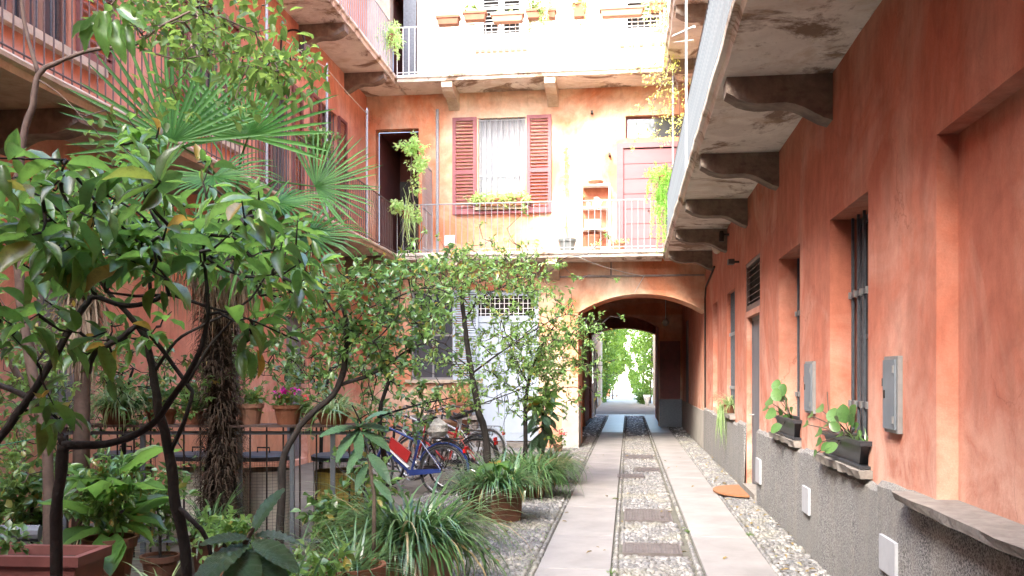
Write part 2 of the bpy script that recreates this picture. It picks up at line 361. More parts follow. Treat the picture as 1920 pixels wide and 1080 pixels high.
for a, b_ in zip(ly[:-1], ly[1:]): slab(-.735, -.137, a, b_, .032+random.uniform(-.002, .002))
ry = [3.8, 6.4, 9.0, 11.9, 14.1, 15.9, 17.8, 19.9]
for a, b_ in zip(ry[:-1], ry[1:]): slab(.60, 1.16, a, b_, .032+random.uniform(-.002, .002))
yy = 19.95
while yy < 35:
    slab(-.735, -.137, yy, yy+1.7, .03, 'slab' if yy < 23.5 else 'sky_sheen_slab'); slab(.60, 1.16, yy, yy+1.7, .03, 'slab' if yy < 23.5 else 'sky_sheen_slab'); yy += 1.7
for i in range(6): slab(-1.3+i*.49, -1.3+(i+1)*.49, 35.2, 36.2, .03, 'sky_sheen_slab')
slab(-2.6, -1.75, 8.75, 9.55, .026); slab(-2.6, -1.75, 9.55, 10.4, .026); slab(-2.6, -1.75, 7.9, 8.75, .026)

# cobbles
def cob_tpl(n, rings):
    v = []; f = []
    for (r, z) in rings:
        for j in range(n):
            q = 2*math.pi*j/n; v.append((r*math.cos(q), r*math.sin(q), z))
    k = len(rings)
    v.append((0, 0, 1.0)); top = len(v)-1
    for i in range(k-1):
        for j in range(n): f.append((i*n+j, i*n+(j+1) % n, (i+1)*n+(j+1) % n, (i+1)*n+j))
    for j in range(n): f.append(((k-1)*n+j, (k-1)*n+(j+1) % n, top, -1))
    return np.array(v), np.array(f)
COB = cob_tpl(8, [(1, 0), (.93, .5), (.62, .88)]); COB2 = cob_tpl(6, [(1, 0), (.72, .75)])
def m_cob(name, src, st_, rough=.55):
    m, t, bs = base(name); co = co_obj(t)
    s = _n(t, 'ShaderNodeNewGeometry').outputs['Random Per Island'] if src == 'i' else _n(t, 'ShaderNodeObjectInfo').outputs['Random']
    c = ramp(t, s, st_); g_ = ramp(t, noise(t, co, 60, 4), [(.3, .8), (.7, 1.1)]); c = mix(t, 1., c, g_, 'MULTIPLY')
    c = mix(t, ramp(t, noise(t, _n(t, 'ShaderNodeNewGeometry').outputs['Position'], 1.3, 4, .6, .5), [(.5, 0.), (.72, .5)]), c, (.22, .21, .13))
    t.links.new(c, bs.inputs['Base Color']); bs.inputs['Roughness'].default_value = rough; bump(t, bs, noise(t, co, 90, 3), .3, .003); return m
CST = [(0, (.085, .082, .08)), (.25, (.14, .137, .13)), (.5, (.105, .107, .11)), (.75, (.17, .165, .155)), (.95, (.24, .235, .225))]
M['cob_i'] = m_cob('river_cobbles', 'i', CST); M['cob_o'] = m_cob('river_cobble', 'o', CST)
M['cob_shade'] = m_cob('shaded_passage_cobbles', 'i', [(0, (.03, .03, .035)), (.5, (.06, .06, .065)), (.8, (.10, .10, .11)), (.9, (.55, .55, .55))], .3)  # passage shade put into the stone colour, with a few pale stones
def region_pts(x0, x1, y0, y1, s, fn=None):
    P = []; r = 0; y = y0+s*.5
    while y < y1-s*.3:
        x = x0+s*.55+(s*.5 if r % 2 else 0)
        while x < x1-s*.4:
            px, py = x+random.uniform(-.2, .2)*s, y+random.uniform(-.22, .22)*s
            if px > x0+s*.4 and px < x1-s*.4 and (fn is None or fn(px, py)): P.append((px, py, s*random.uniform(.40, .56), random.uniform(.75, 1.25), random.uniform(0, 3.14)))
            x += s*1.02
        y += s*.88; r += 1
    return P
def edge_row(x, y0, y1, w=.05, l=.085):
    P = []; y = y0
    while y < y1:
        ll = l*random.uniform(.8, 1.2); P.append((x+random.uniform(-.004, .004), y+ll/2, w*.52, ll/w*.95, 1.5708)); y += ll*1.02
    return P
MANH = [(1170, 955, 1262, 978), (1167, 1018, 1280, 1040), (1170, 853, 1225, 860), (1190, 877, 1238, 884), (1157, 889, 1208, 896)]
mh = []
for (a, b_, c, d_) in MANH:
    p = PZ(a, b_, .03); q = PZ(c, d_, .03); p2 = PZ(a, d_, .03); mh.append((max(p.x, p2.x)-.02 if False else p2.x, q.x, q.y, p.y))
def free(x, y):
    for (x0, x1, y0, y1) in mh:
        if x0-.03 < x < x1+.03 and y0-.03 < y < y1+.03: return False
    if -2.63 < x < -1.72 and 7.87 < y < 10.43: return False
    return True
S = .059
P = [p for p in region_pts(-.137+.055, .60-.055, 5.2, 23.6, S, free)]
P += edge_row(-.137+.03, 5.2, 23.6) + edge_row(.60-.03, 5.2, 23.6) + [p for p in edge_row(-.137+.085, 5.2, 12) if free(p[0], p[1])]
P += region_pts(1.16+.05, XR-.03, 4.0, 23.6, S*1.05) + edge_row(1.19, 4, 23.6)
P += region_pts(-2.7, -.735-.055, 5.4, 19.6, S*1.02, free) + edge_row(-.765, 5.4, 23) + region_pts(-1.05, -.8, 19.6, 23.6, S)
P = np.array([p for p in P if p[1] > 5])
def cobmesh(name, P, tpl, m, z0=.004, h=.030):
    tv, tf = tpl; n = len(P); c, s = np.cos(P[:, 4]), np.sin(P[:, 4])
    x = tv[None, :, 0]*P[:, 2, None]*P[:, 3, None]; y = tv[None, :, 1]*P[:, 2, None]/np.sqrt(P[:, 3, None])
    jit = 1+(.18*(rnd(n, len(tv))-.5)); x = x*jit; y = y*jit
    V = np.stack([P[:, 0, None]+x*c[:, None]-y*s[:, None], P[:, 1, None]+x*s[:, None]+y*c[:, None], z0+tv[None, :, 2]*(h*(.65+.5*rnd(n)))[:, None]], -1)
    Fq = tf[None]+(np.arange(n)*len(tv))[:, None, None]; Fq = np.where(tf[None] < 0, -1, Fq)
    return npmesh(name, V.reshape(-1, 3), Fq.reshape(-1, 4), m)
# the 300 largest in view get objects of their own
dep = -P[:, 0]*ST+P[:, 1]*CT; u = (P[:, 0]*CT+P[:, 1]*ST)/dep*F+960; v = 702+1.6*F/dep
vis = (v < 1079) & (u > 960) & (u < 1900)
order = np.argsort(np.where(vis, dep, 1e6))[:300]
one = np.zeros(len(P), bool); one[order] = True
cobm = [cobmesh('cobble', np.array([[0, 0, .033, 1.05+.12*i, .4*i]]), COB, M['cob_o'], 0) for i in range(5)]
for i in order:
    o = link('cobble', random.choice(cobm), pv, (P[i, 0], P[i, 1], .004)); s = P[i, 2]/.033
    if P[i, 3] > 1.4: o.scale = (s*.95, s*1.35, random.uniform(.8, 1.1))
    else: o.scale = (s, s*random.uniform(.9, 1.1), random.uniform(.75, 1.1)); o.rotation_euler = (0, 0, random.uniform(0, 6.28))
rest = P[~one]; near = rest[rest[:, 1] < 13]; far = rest[rest[:, 1] >= 13]
link('cobbles', cobmesh('cobbles', near, COB, M['cob_i']), pv, kind='stuff'); link('cobbles', cobmesh('cobbles', far, COB2, M['cob_i']), pv, kind='stuff')
Pd = np.array(region_pts(-.08, .55, 23.65, 35.1, .085)+region_pts(-1.3, -.79, 23.65, 35, .085)+region_pts(1.2, 1.6, 23.65, 27.5, .085)+edge_row(-.107, 23.65, 35)+edge_row(.57, 23.65, 35)+edge_row(1.19, 23.65, 27.5)+edge_row(-.765, 23.65, 35))
link('shaded_cobbles', cobmesh('shaded_cobbles', Pd, COB2, M['cob_shade'], .004, .035), pv, kind='stuff')
# iron covers
lab = ['rectangular iron drain cover nearer the middle of the cobbled strip', 'nearest and widest iron drain cover in the cobbled strip', 'farthest small iron cover in the cobbled strip', 'small reddish iron cover right of the cobbled strip axis', 'small iron cover touching the left slab track']
for (x0, x1, y0, y1), L_ in zip(mh, lab):
    t_ = thing('drain_cover', L_, 'drain cover', ((x0+x1)/2, (y0+y1)/2, .004), 'iron covers in the cobbled strip')
    f_ = MB(); w = .022
    f_.box(x0, y0, .005, x1, y0+w, .038).box(x0, y1-w, .005, x1, y1, .038).box(x0, y0+w+.001, .005, x0+w, y1-w-.001, .038).box(x1-w, y0+w+.001, .005, x1, y1-w-.001, .038).build('rim', M['manhole'], t_)
    l_ = MB().box(x0+w+.004, y0+w+.004, .006, x1-w-.004, y1-w-.004, .031)
    nx, ny = max(5, int((x1-x0)/.035)), max(3, int((y1-y0)/.035))
    for i in range(nx):
        for j in range(ny):
            cx = x0+.035+(x1-x0-.07)*(i+.5)/nx; cy_ = y0+.035+(y1-y0-.07)*(j+.5)/ny
            l_.box(cx-.009, cy_-.009, .031, cx+.009, cy_+.009, .036)
    l_.build('lid', M['manhole'], t_)

# ---------------- wall builder ----------------
def wall(mapf, u0, u1, z0, z1, holes, depth, name, m, parent, kind=None, extra_u=(), extra_z=()):
    us = sorted({u0, u1, *[h[0] for h in holes], *[h[1] for h in holes]}); zs = sorted({z0, z1, *[h[2] for h in holes], *[h[3] for h in holes]})
    b = MB()
    for a, c in zip(us[:-1], us[1:]):
        for e, f_ in zip(zs[:-1], zs[1:]):
            um, zm = (a+c)/2, (e+f_)/2
            if any(h[0] < um < h[1] and h[2] < zm < h[3] for h in holes): continue
            b.quad(mapf(a, e, 0), mapf(c, e, 0), mapf(c, f_, 0), mapf(a, f_, 0))
    for h in holes:
        dd = h[4] if len(h) > 4 else depth
        a, c, e, f_ = h[:4]
        if dd <= 0: continue
        b.quad(mapf(a, e, 0), mapf(a, f_, 0), mapf(a, f_, dd), mapf(a, e, dd)); b.quad(mapf(c, e, 0), mapf(c, f_, 0), mapf(c, f_, dd), mapf(c, e, dd))
        b.quad(mapf(a, f_, 0), mapf(c, f_, 0), mapf(c, f_, dd), mapf(a, f_, dd)); b.quad(mapf(a, e, 0), mapf(c, e, 0), mapf(c, e, dd), mapf(a, e, dd))
    return b.build(name, m, parent, kind)
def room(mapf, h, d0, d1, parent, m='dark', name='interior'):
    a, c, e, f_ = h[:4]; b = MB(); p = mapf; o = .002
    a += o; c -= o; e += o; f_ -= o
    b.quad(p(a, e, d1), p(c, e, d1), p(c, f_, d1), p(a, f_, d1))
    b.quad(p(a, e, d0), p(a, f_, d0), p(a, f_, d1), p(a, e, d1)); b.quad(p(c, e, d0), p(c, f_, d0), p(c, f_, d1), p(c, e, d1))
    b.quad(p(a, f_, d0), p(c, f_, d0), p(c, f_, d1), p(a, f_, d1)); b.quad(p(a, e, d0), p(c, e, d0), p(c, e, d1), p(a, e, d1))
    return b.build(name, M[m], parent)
def mbox(b, mapf, u0, u1, z0, z1, w0, w1):
    p = [mapf(u0, z0, w0), mapf(u1, z0, w0), mapf(u1, z0, w1), mapf(u0, z0, w1), mapf(u0, z1, w0), mapf(u1, z1, w0), mapf(u1, z1, w1), mapf(u0, z1, w1)]
    return b.add(p, [(0, 3, 2, 1), (4, 5, 6, 7), (0, 1, 5, 4), (1, 2, 6, 5), (2, 3, 7, 6), (3, 0, 4, 7)])
mapB = lambda u, z, w: (u, YB+w, z)
mapR = lambda u, z, w: (XR+w, u, z)
mapL = lambda u, z, w: (XL-w, u, z)
TOP = 11.6
def framed(mapf, h, d, parent, m, name='window', w=.05, t=.05, mull=(), trans=(), pane=True, panem='glass'):
    """window frame of the opening h at depth d; pane is its child"""
    a, c, e, f_ = h[:4]; b = MB()
    mbox(b, mapf, a, a+w, e, f_, d, d+t); mbox(b, mapf, c-w, c, e, f_, d, d+t); mbox(b, mapf, a+w, c-w, e, e+w, d, d+t); mbox(b, mapf, a+w, c-w, f_-w, f_, d, d+t)
    for x in mull: mbox(b, mapf, x-w*.4, x+w*.4, e+w, f_-w, d+.003, d+t-.003)
    for z in trans: mbox(b, mapf, a+w, c-w, z-w*.4, z+w*.4, d+.005, d+t-.005)
    o = b.build(name, M[m], parent)
    if pane:
        q = MB(); mbox(q, mapf, a+w*.8, c-w*.8, e+w*.8, f_-w*.8, d+t*.5, d+t*.5+.006); q.build('pane', M[panem], o)
    return o
def louvre(mapf, u0, u1, z0, z1, w0, parent, m, name='shutter', splits=(.56,), pitch=.055, st=.055, th=.04, tilt=1):
    """louvred shutter with slats as children"""
    b = MB(); zc = [z0] + [z0+(z1-z0)*(1-s) for s in splits][::-1] + [z1]
    mbox(b, mapf, u0, u0+st, z0, z1, w0, w0-th); mbox(b, mapf, u1-st, u1, z0, z1, w0, w0-th)
    mbox(b, mapf, u0+st, u1-st, z0, z0+st*1.6, w0-.001, w0-th+.001); mbox(b, mapf, u0+st, u1-st, z1-st, z1, w0-.001, w0-th+.001)
    for z in zc[1:-1]: mbox(b, mapf, u0+st, u1-st, z-st*.6, z+st*.6, w0-.001, w0-th+.001)
    o = b.build(name, M[m], parent)
    a = Vector(mapf(u0+st+.001, 0, 0)); c = Vector(mapf(u1-st-.001, 0, 0)); n = Vector(mapf(0, 0, 1))-Vector(mapf(0, 0, 0))
    L_ = c-a; sl = MB(); k = th*.36
    sl.prism([Vector((0, 0, -.016))-n*k, Vector((0, 0, -.011))-n*k, Vector((0, 0, .016))+n*k, Vector((0, 0, .011))+n*k], L_)
    me = sl.mesh('slat', M[m])
    for i in range(len(zc)-1):
        lo = zc[i]+(st*1.6 if i == 0 else st*.6)+.01; hi = zc[i+1]-(st if i == len(zc)-2 else st*.6)-.01
        k_ = max(2, int((hi-lo)/pitch))
        for j in range(k_):
            z = lo+(hi-lo)*(j+.5)/k_; q = Vector(mapf(u0+st+.001, z, w0-th*.5)); link('slat', me, o, q)
    return o
# ---------------- buildings ----------------
bb = thing('back_building', 'orange rendered building across the end of the courtyard with the arched passage', 'building', (-2, YB, 0))
rb = thing('right_building', 'long reddish orange wing along the right with a stone gallery overhead', 'building', (XR, 10, 0))
lb = thing('left_building', 'orange wing on the left behind the plants with two stacked galleries', 'building', (XL, 12, 0))
def uz(px, py): p = PY(px, py, YB); return p.x, p.z
def hole(a, b_, c, d_): # pixel rect on the back wall
    x0, z1 = uz(a, b_); x1, z0 = uz(c, d_); return [x0, x1, z0, z1]
A0, A1 = -1.07, XR       # arch span
hW = hole(897, 222, 985, 388); hD = hole(1167, 270, 1262, 465); hD[1] = 1.62-.02; hD[2] = 4.17; hT = hole(1173, 217, 1262, 257); hT[1] = 1.6
hO = hole(704, 243, 785, 470); hO[2] = 4.17
hB = hole(880, 545, 1010, 800); hB[2] = .14; hB2 = hole(770, 545, 850, 712)
hU = hole(731, -10, 782, 130); hU[2] = 7.92; hU[3] = 10.1
hU1 = hole(903, -20, 978, 68); hU1[3] = 10.2; hU2 = hole(1172, -20, 1250, 57); hU2[3] = 10.2; hU2[1] = 1.5
SPR, CRN = 2.93, 3.32
arch = (A0, A1, 0, 3.36, 0)
Z1F = 4.0; Z2F = 7.75
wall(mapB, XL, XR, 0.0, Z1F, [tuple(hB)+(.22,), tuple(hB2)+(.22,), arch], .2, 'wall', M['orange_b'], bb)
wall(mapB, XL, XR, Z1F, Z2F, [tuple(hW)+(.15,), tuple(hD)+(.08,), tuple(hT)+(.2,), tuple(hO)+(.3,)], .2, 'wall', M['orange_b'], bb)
wall(mapB, XL, XR, Z2F, TOP, [tuple(hU)+(.3,), tuple(hU1)+(.03,), tuple(hU2)+(.03,)], .2, 'wall', M['skylit_cream'], bb)
def archwall(y0, y1, x0, x1, spr, crn, top, m, parent, name='arch', xl=None, xr=None, n=24):
    """segmental arch filling between x0..x1 up to top, piers out to xl / xr"""
    b = MB(); w = (x1-x0)/2; c = (x0+x1)/2; rise = crn-spr; Rr = (w*w+rise*rise)/(2*rise); cz = crn-Rr
    f_ = lambda x: cz+math.sqrt(max(0, Rr*Rr-(x-c)**2))
    xs = [x0+(x1-x0)*i/n for i in range(n+1)]
    for a, e in zip(xs[:-1], xs[1:]):
        b.quad((a, y0, f_(a)), (e, y0, f_(e)), (e, y0, top), (a, y0, top)); b.quad((a, y1, f_(a)), (e, y1, f_(e)), (e, y1, top), (a, y1, top))
        b.quad((a, y0, f_(a)), (e, y0, f_(e)), (e, y1, f_(e)), (a, y1, f_(a)))
    for x, xo in ((x0, xl), (x1, xr)):
        if xo is not None and abs(xo-x) > .01:
            for y in (y0, y1): b.quad((x, y, 0), (xo, y, 0), (xo, y, top), (x, y, top))
            b.quad((x, y0, 0), (x, y1, 0), (x, y1, spr), (x, y0, spr))
    return b.build(name, m, parent)
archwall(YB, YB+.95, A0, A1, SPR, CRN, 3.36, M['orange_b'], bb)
# raised edge band round the arch
ab = MB(); w = (A1-A0)/2; c_ = (A0+A1)/2; Rr = (w*w+(CRN-SPR)**2)/(2*(CRN-SPR)); cz = CRN-Rr
for i in range(24):
    a = A0+(A1-A0)*i/24; e = A0+(A1-A0)*(i+1)/24; fa = cz+math.sqrt(Rr*Rr-(a-c_)**2); fe = cz+math.sqrt(Rr*Rr-(e-c_)**2)
    ab.add([(a, YB-.018, fa-.002), (e, YB-.018, fe-.002), (e, YB-.018, fe+.05), (a, YB-.018, fa+.05), (a, YB, fa-.002), (e, YB, fe-.002), (e, YB, fe+.05), (a, YB, fa+.05)], [(0, 1, 2, 3), (0, 1, 5, 4), (3, 2, 6, 7)])
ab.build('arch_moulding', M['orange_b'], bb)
# pier left of arch: reveal, grey base
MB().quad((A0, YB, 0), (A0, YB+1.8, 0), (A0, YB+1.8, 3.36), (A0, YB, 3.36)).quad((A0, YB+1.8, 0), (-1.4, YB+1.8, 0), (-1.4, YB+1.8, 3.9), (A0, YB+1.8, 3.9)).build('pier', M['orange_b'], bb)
pl = MB(); pl.box(A0-.35, YB-.03, 0, A0+.012, YB+1.0, .95); pl.build('plinth', simple('pale_base_render', (.55, .52, .47), (.42, .39, .35), 4, .9, .5, 40), bb)
MB().box(XL, YB-.025, 0, hB[0]-.06, YB-.001, .42).build('plinth', M['peach'], bb); MB().box(hB[1]+.06, YB-.025, 0, A0-.351, YB-.001, .42).build('plinth', M['peach'], bb)
# window on first floor
wn = framed(mapB, hW, .10, bb, 'frame_l', mull=(), trans=(), panem='curtain')
cm = MB(); n = 60; a, c = hW[0]+.06, hW[1]-.06
pr = [(a+(c-a)*i/n, YB+.085+.012*math.sin(i*1.25)+.006*math.sin(i*.47)) for i in range(n+1)]
for i in range(n): cm.quad((pr[i][0], pr[i][1], hW[2]+.05), (pr[i+1][0], pr[i+1][1], hW[2]+.05), (pr[i+1][0], pr[i+1][1], hW[3]-.05), (pr[i][0], pr[i][1], hW[3]-.05))
cm.build('curtain', M['curtain'], wn)
mid = (a+c)/2
tr_ = MB(); tr_.prism([(mid-.02, YB+.068, hW[2]+.9), (mid+.02, YB+.068, hW[2]+.9), (mid+.13, YB+.068, hW[2]+.05), (mid-.09, YB+.068, hW[2]+.05)], (0, .004, 0)); tr_.build('curtain_gap', simple('grey_room_behind_curtain', (.30, .34, .37), None, 5, .7, 0), wn)
br = MB()
for i in range(9): x = hW[0]+.03+(hW[1]-hW[0]-.06)*i/8; br.box(x-.006, YB+.01, hW[2], x+.006, YB+.022, hW[3])
for z in (hW[2]+.7, hW[3]-.05): br.box(hW[0], YB+.023, z-.008, hW[1], YB+.03, z+.008)
br.build('window_bars', M['railw'], bb)
su = hole(849, 222, 894, 402); louvre(mapB, su[0], su[1], su[2], su[3], -.012, bb, 'pinkwood', splits=(.565,), pitch=.072, st=.075)
su2 = hole(988, 217, 1034, 396); louvre(mapB, su2[0], su2[1], su2[2]-.03, su2[3], -.012, bb, 'pinkwood', splits=(.565,), pitch=.072, st=.075)
for q in ((su[0], 'h'), (su2[0], 'h')): pass
MB().box(hW[0]-.5, YB-.09, hW[2]-.14, hW[1]+.5, YB-.002, hW[2]-.09).build('window_sill', M['pinkwood'], bb)
MB().box(hW[0]-.06, YB-.14, hW[2]-.06, hW[1]+.06, YB+.1, hW[2]).build('window_sill', M['corbel_pale'], bb)
# pink plank door with transom
dr = MB(); mbox(dr, mapB, hD[0]-.12, hD[0]+.02, 4.17, hD[3]+.02, -.02, .06); mbox(dr, mapB, hD[0]+.02, hD[1], hD[3]-.09, hD[3]+.02, -.018, .06)
door = dr.build('door', M['pinkdoor'], bb)
n = 7
for i in range(n):
    z0 = 4.18+(hD[3]-.1-4.18)*i/n; z1 = 4.18+(hD[3]-.1-4.18)*(i+1)/n-.012
    q = MB(); mbox(q, mapB, hD[0]+.025, hD[1]-.01, z0, z1, .022+.003*(i % 2), .055); q.build('plank', M['pinkdoor'], door)
MB().cbox((hD[0]+.55, YB+.0, 5.1), (.03, .06, .03)).build('handle', M['iron'], door)
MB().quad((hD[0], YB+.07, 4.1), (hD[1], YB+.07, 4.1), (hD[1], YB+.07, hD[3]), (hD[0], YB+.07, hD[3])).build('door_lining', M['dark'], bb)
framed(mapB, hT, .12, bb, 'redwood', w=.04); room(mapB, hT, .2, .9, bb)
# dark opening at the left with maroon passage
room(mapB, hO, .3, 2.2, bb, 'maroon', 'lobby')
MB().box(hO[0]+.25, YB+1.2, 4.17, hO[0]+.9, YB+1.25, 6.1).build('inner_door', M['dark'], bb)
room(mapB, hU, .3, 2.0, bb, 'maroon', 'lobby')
MB().box(hU[1]-.32, YB+.05, 7.92, hU[1]-.03, YB+.09, 10.0).build('inner_door', M['bars'], bb)
for h in (hU1, hU2):
    m_ = (h[0]+h[1])/2
    louvre(mapB, h[0], m_-.01, h[2], h[3], .02, bb, 'frame_l', splits=(.5,), pitch=.075, st=.05); louvre(mapB, m_+.01, h[1], h[2], h[3], .02, bb, 'frame_l', splits=(.5,), pitch=.075, st=.05)
    room(mapB, h, .04, .3, bb)
    z0 = h[2]-.28; mb = MB().box(-.055, -.03, -.035, .055, 0, .035); me = mb.mesh('vent_brick', M['terral'])
    for i in range(9): link('vent_brick', me, bb, (h[0]-.08+i*(h[1]-h[0]+.16)/8, YB-.002, z0))
    MB().box(h[0]-.1, YB-.008, z0-.05, h[1]+.1, YB-.0015, z0-.036).build('vent_ledge', M['skylit_cream'], bb)
# ground floor pale blue door
x0, x1, z0, z1 = hB; zt = z1-.55
fr = MB(); mbox(fr, mapB, x0, x0+.10, z0, z1, .06, .14); mbox(fr, mapB, x1-.10, x1, z0, z1, .06, .14); mbox(fr, mapB, x0+.1, x1-.1, z1-.12, z1, .06, .14); mbox(fr, mapB, x0+.1, x1-.1, zt-.14, zt, .06, .14)
dB = fr.build('double_door', M['blue'], bb)
mm = (x0+x1)/2
for (a, c) in ((x0+.105, mm-.004), (mm+.004, x1-.105)):
    q = MB(); mbox(q, mapB, a, c, z0+.01, zt-.145, .09, .13)
    for (e, f_) in ((z0+.18, z0+1.05), (z0+1.2, zt-.3)): mbox(q, mapB, a+.1, c-.1, e, f_, .075, .0899)
    q.build('door_leaf', M['blue'], dB)
gr = MB()
for i in range(13): x = x0+.14+(x1-x0-.28)*i/12; mbox(gr, mapB, x-.007, x+.007, zt, z1-.12, .07, .085)
for k in range(4): z = zt+.05+k*.11; mbox(gr, mapB, x0+.1, x1-.1, z-.006, z+.006, .086, .095)
gr.build('transom_grille', M['white'], dB)
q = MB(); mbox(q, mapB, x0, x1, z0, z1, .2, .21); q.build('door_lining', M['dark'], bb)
MB().box(x0-.1, YB-.25, 0.006, x1+.1, YB+.2, .14).build('doorstep', M['sill'], bb)
louvre(mapB, hB2[1]-.0, hB2[1]+.56, hB2[2], hB2[3], -.01, bb, 'blue', splits=(.5,), pitch=.05, st=.05)
framed(mapB, hB2, .12, bb, 'frame_l', mull=((hB2[0]+hB2[1])/2,), trans=((hB2[2]+hB2[3])/2,)); room(mapB, hB2, .22, .9, bb)
MB().box(hB2[0]-.1, YB-.1, hB2[2]-.07, hB2[1]+.65, YB-.002, hB2[2]).build('window_sill', M['corbel_pale'], bb)
# pipes
dp = MB(); q = PY(820, 205, YB-.06); dp.tube([(q.x, YB-.06, q.z), (q.x, YB-.06, 4.16)], .035, 8); dp.build('downpipe', M['railw'], bb)
hp = MB(); z = PY(1200, 517, YB-.04).z; hp.tube([(PY(1008, 519, YB).x, YB-.035, z), (XR-.03, YB-.035, z)], .022, 8); x = PY(1146, 500, YB).x; hp.tube([(x, YB-.035, z), (x, YB-.035, 4.0)], .018, 8)
hp.build('water_pipe', M['pipe'], bb)
q = PY(843, 452, YB); MB().box(q.x-.1, YB-.05, q.z-.1, q.x+.12, YB-.002, q.z+.12).build('meter_box', M['white'], bb)
for (px, py) in ((1110, 212), (1143, 291)):
    q = PY(px, py, YB); MB().cbox((q.x, YB-.06, q.z), (.05, .12, .05)).build('hook', M['iron'], bb)
# roofs
MB().prism([(XL-3, YB-.7, TOP), (XL-3, YB+3, TOP+1.6), (XL-3, YB+6.7, TOP)], (12, 0, 0)).build('roof', M['terrad'], bb)
MB().box(XL-3, YB+6, 0, 9, YB+6.3, TOP).build('wall', M['peach'], bb) if False else None
MB().prism([(XR-.6, -6, TOP+.01), (XR+3, -6, TOP+1.6), (XR+7, -6, TOP+.01)], (0, 25, 0)).build('roof', M['terrad'], rb)
MB().prism([(XL+.6, -6, TOP+.01), (XL-3, -6, TOP+1.6), (XL-7, -6, TOP+.01)], (0, 25, 0)).build('roof', M['terrad'], lb)
# ---- passage ----
pb = bb
MB().quad((XR, YB, 0), (XR, 28.6, 0), (XR, 28.6, 3.9), (XR, YB, 3.9)).build('passage_wall', M['orange_l'], pb)  # lightened orange stands in for light missing on passage walls and ceiling
MB().quad((-1.4, YB+1.8, 0), (-1.4, 34, 0), (-1.4, 34, 3.9), (-1.4, YB+1.8, 3.9)).build('passage_wall', M['orange_l'], pb)
MB().quad((XR-.02, YB, 0), (XR-.02, 28.6, 0), (XR-.02, 28.6, .82), (XR-.02, YB, .82)).quad((XR-.02, YB, .82), (XR-.02, 28.6, .82), (XR, 28.6, .82), (XR, YB, .82)).build('plinth', simple('grey_passage_plinth', (.40, .38, .34), (.30, .285, .26), 3, .9, .4, 40), pb)
MB().quad((-1.41, YB+.95, 3.88), (XR, YB+.95, 3.88), (XR, 34.5, 3.88), (-1.41, 34.5, 3.88)).build('passage_ceiling', M['orange_l'], pb)
archwall(28, 28.7, -1.33, .92, 3.02, 3.38, 3.9, M['orange_b'], pb, xl=-1.4, xr=XR)
archwall(33.2, 34, -1.33, .98, 3.05, 3.28, 3.9, M['orange_r'], pb, xl=-1.4, xr=XR)
MB().quad((.98, 28.7, 0), (.98, 33.2, 0), (.98, 33.2, 3.9), (.98, 28.7, 3.9)).build('passage_wall', M['orange_r'], pb)
# upper mass above passage's far side, so no light leaks
MB().quad((-6, 34.3, 3.9), (6, 34.3, 3.9), (6, 34.3, TOP), (-6, 34.3, TOP)).quad((-6, 34.3, 0), (-1.4, 34.3, 0), (-1.4, 34.3, 3.9), (-6, 34.3, 3.9)).quad((1.2, 34.3, 0), (6, 34.3, 0), (6, 34.3, 3.9), (1.2, 34.3, 3.9)).build('rear_wall', M['peach'], pb)
MB().box(-6, YB+.6, TOP-.3, 6, 34.3, TOP-.1).build('attic_floor', M['peach'], pb)
q = D(1248, 605, 27.5); MB().lathe([(.001, -.11), (.07, -.08), (.11, 0), (.07, .08), (.001, .11)], (q.x, q.y, q.z), 12).tube([(q.x, q.y, q.z+.1), (q.x, q.y, 3.87)], .012).build('globe_lamp', M['white'], pb, sm=True)
q1 = PX(1291, 600, XR); q2 = PX(1298, 772, XR); dd = MB(); mbox(dd, mapR, q1.y-.0, q1.y+.9, q2.z, q1.z, -.012, .02); nd = dd.build('narrow_window', M['bars'], pb)
q = D(1250, 720, 27.9); MB().box(.95, 27.93, 0.01, 1.55, 27.99, 2.6).build('passage_door', M['redwood'], pb)
MB().box(.93, 27.9, .01, 1.6, 27.96, .85).build('plinth', M['bars'], pb)
for k in range(4):
    q = PX(1264, 618+k*11, XR); MB().cbox((XR-.02, q.y, q.z), (.03, .5, .07)).build('wall_sign', M['white'], pb)
# gate leaves folded back beyond the arch
gt = thing('open_gate', 'dark barred metal gate leaf folded back on the left beyond the passage', 'gate', (-1.2, 34.8, 0))
gb = MB()
for i in range(10): gb.box(-1.28, 34.6+i*.12, .02, -1.25, 34.63+i*.12, 2.6)
gb.box(-1.285, 34.55, 1.1, -1.245, 35.8, 1.16).box(-1.285, 34.55, 2.56, -1.245, 35.8, 2.62).build('gate_bars', M['frame_l'], gt)
MB().box(-1.24, 34.9, 1.85, -1.225, 35.25, 2.2).build('notice', simple('blue_notice', (.08, .12, .30), None, 5, .5, 0), gt)

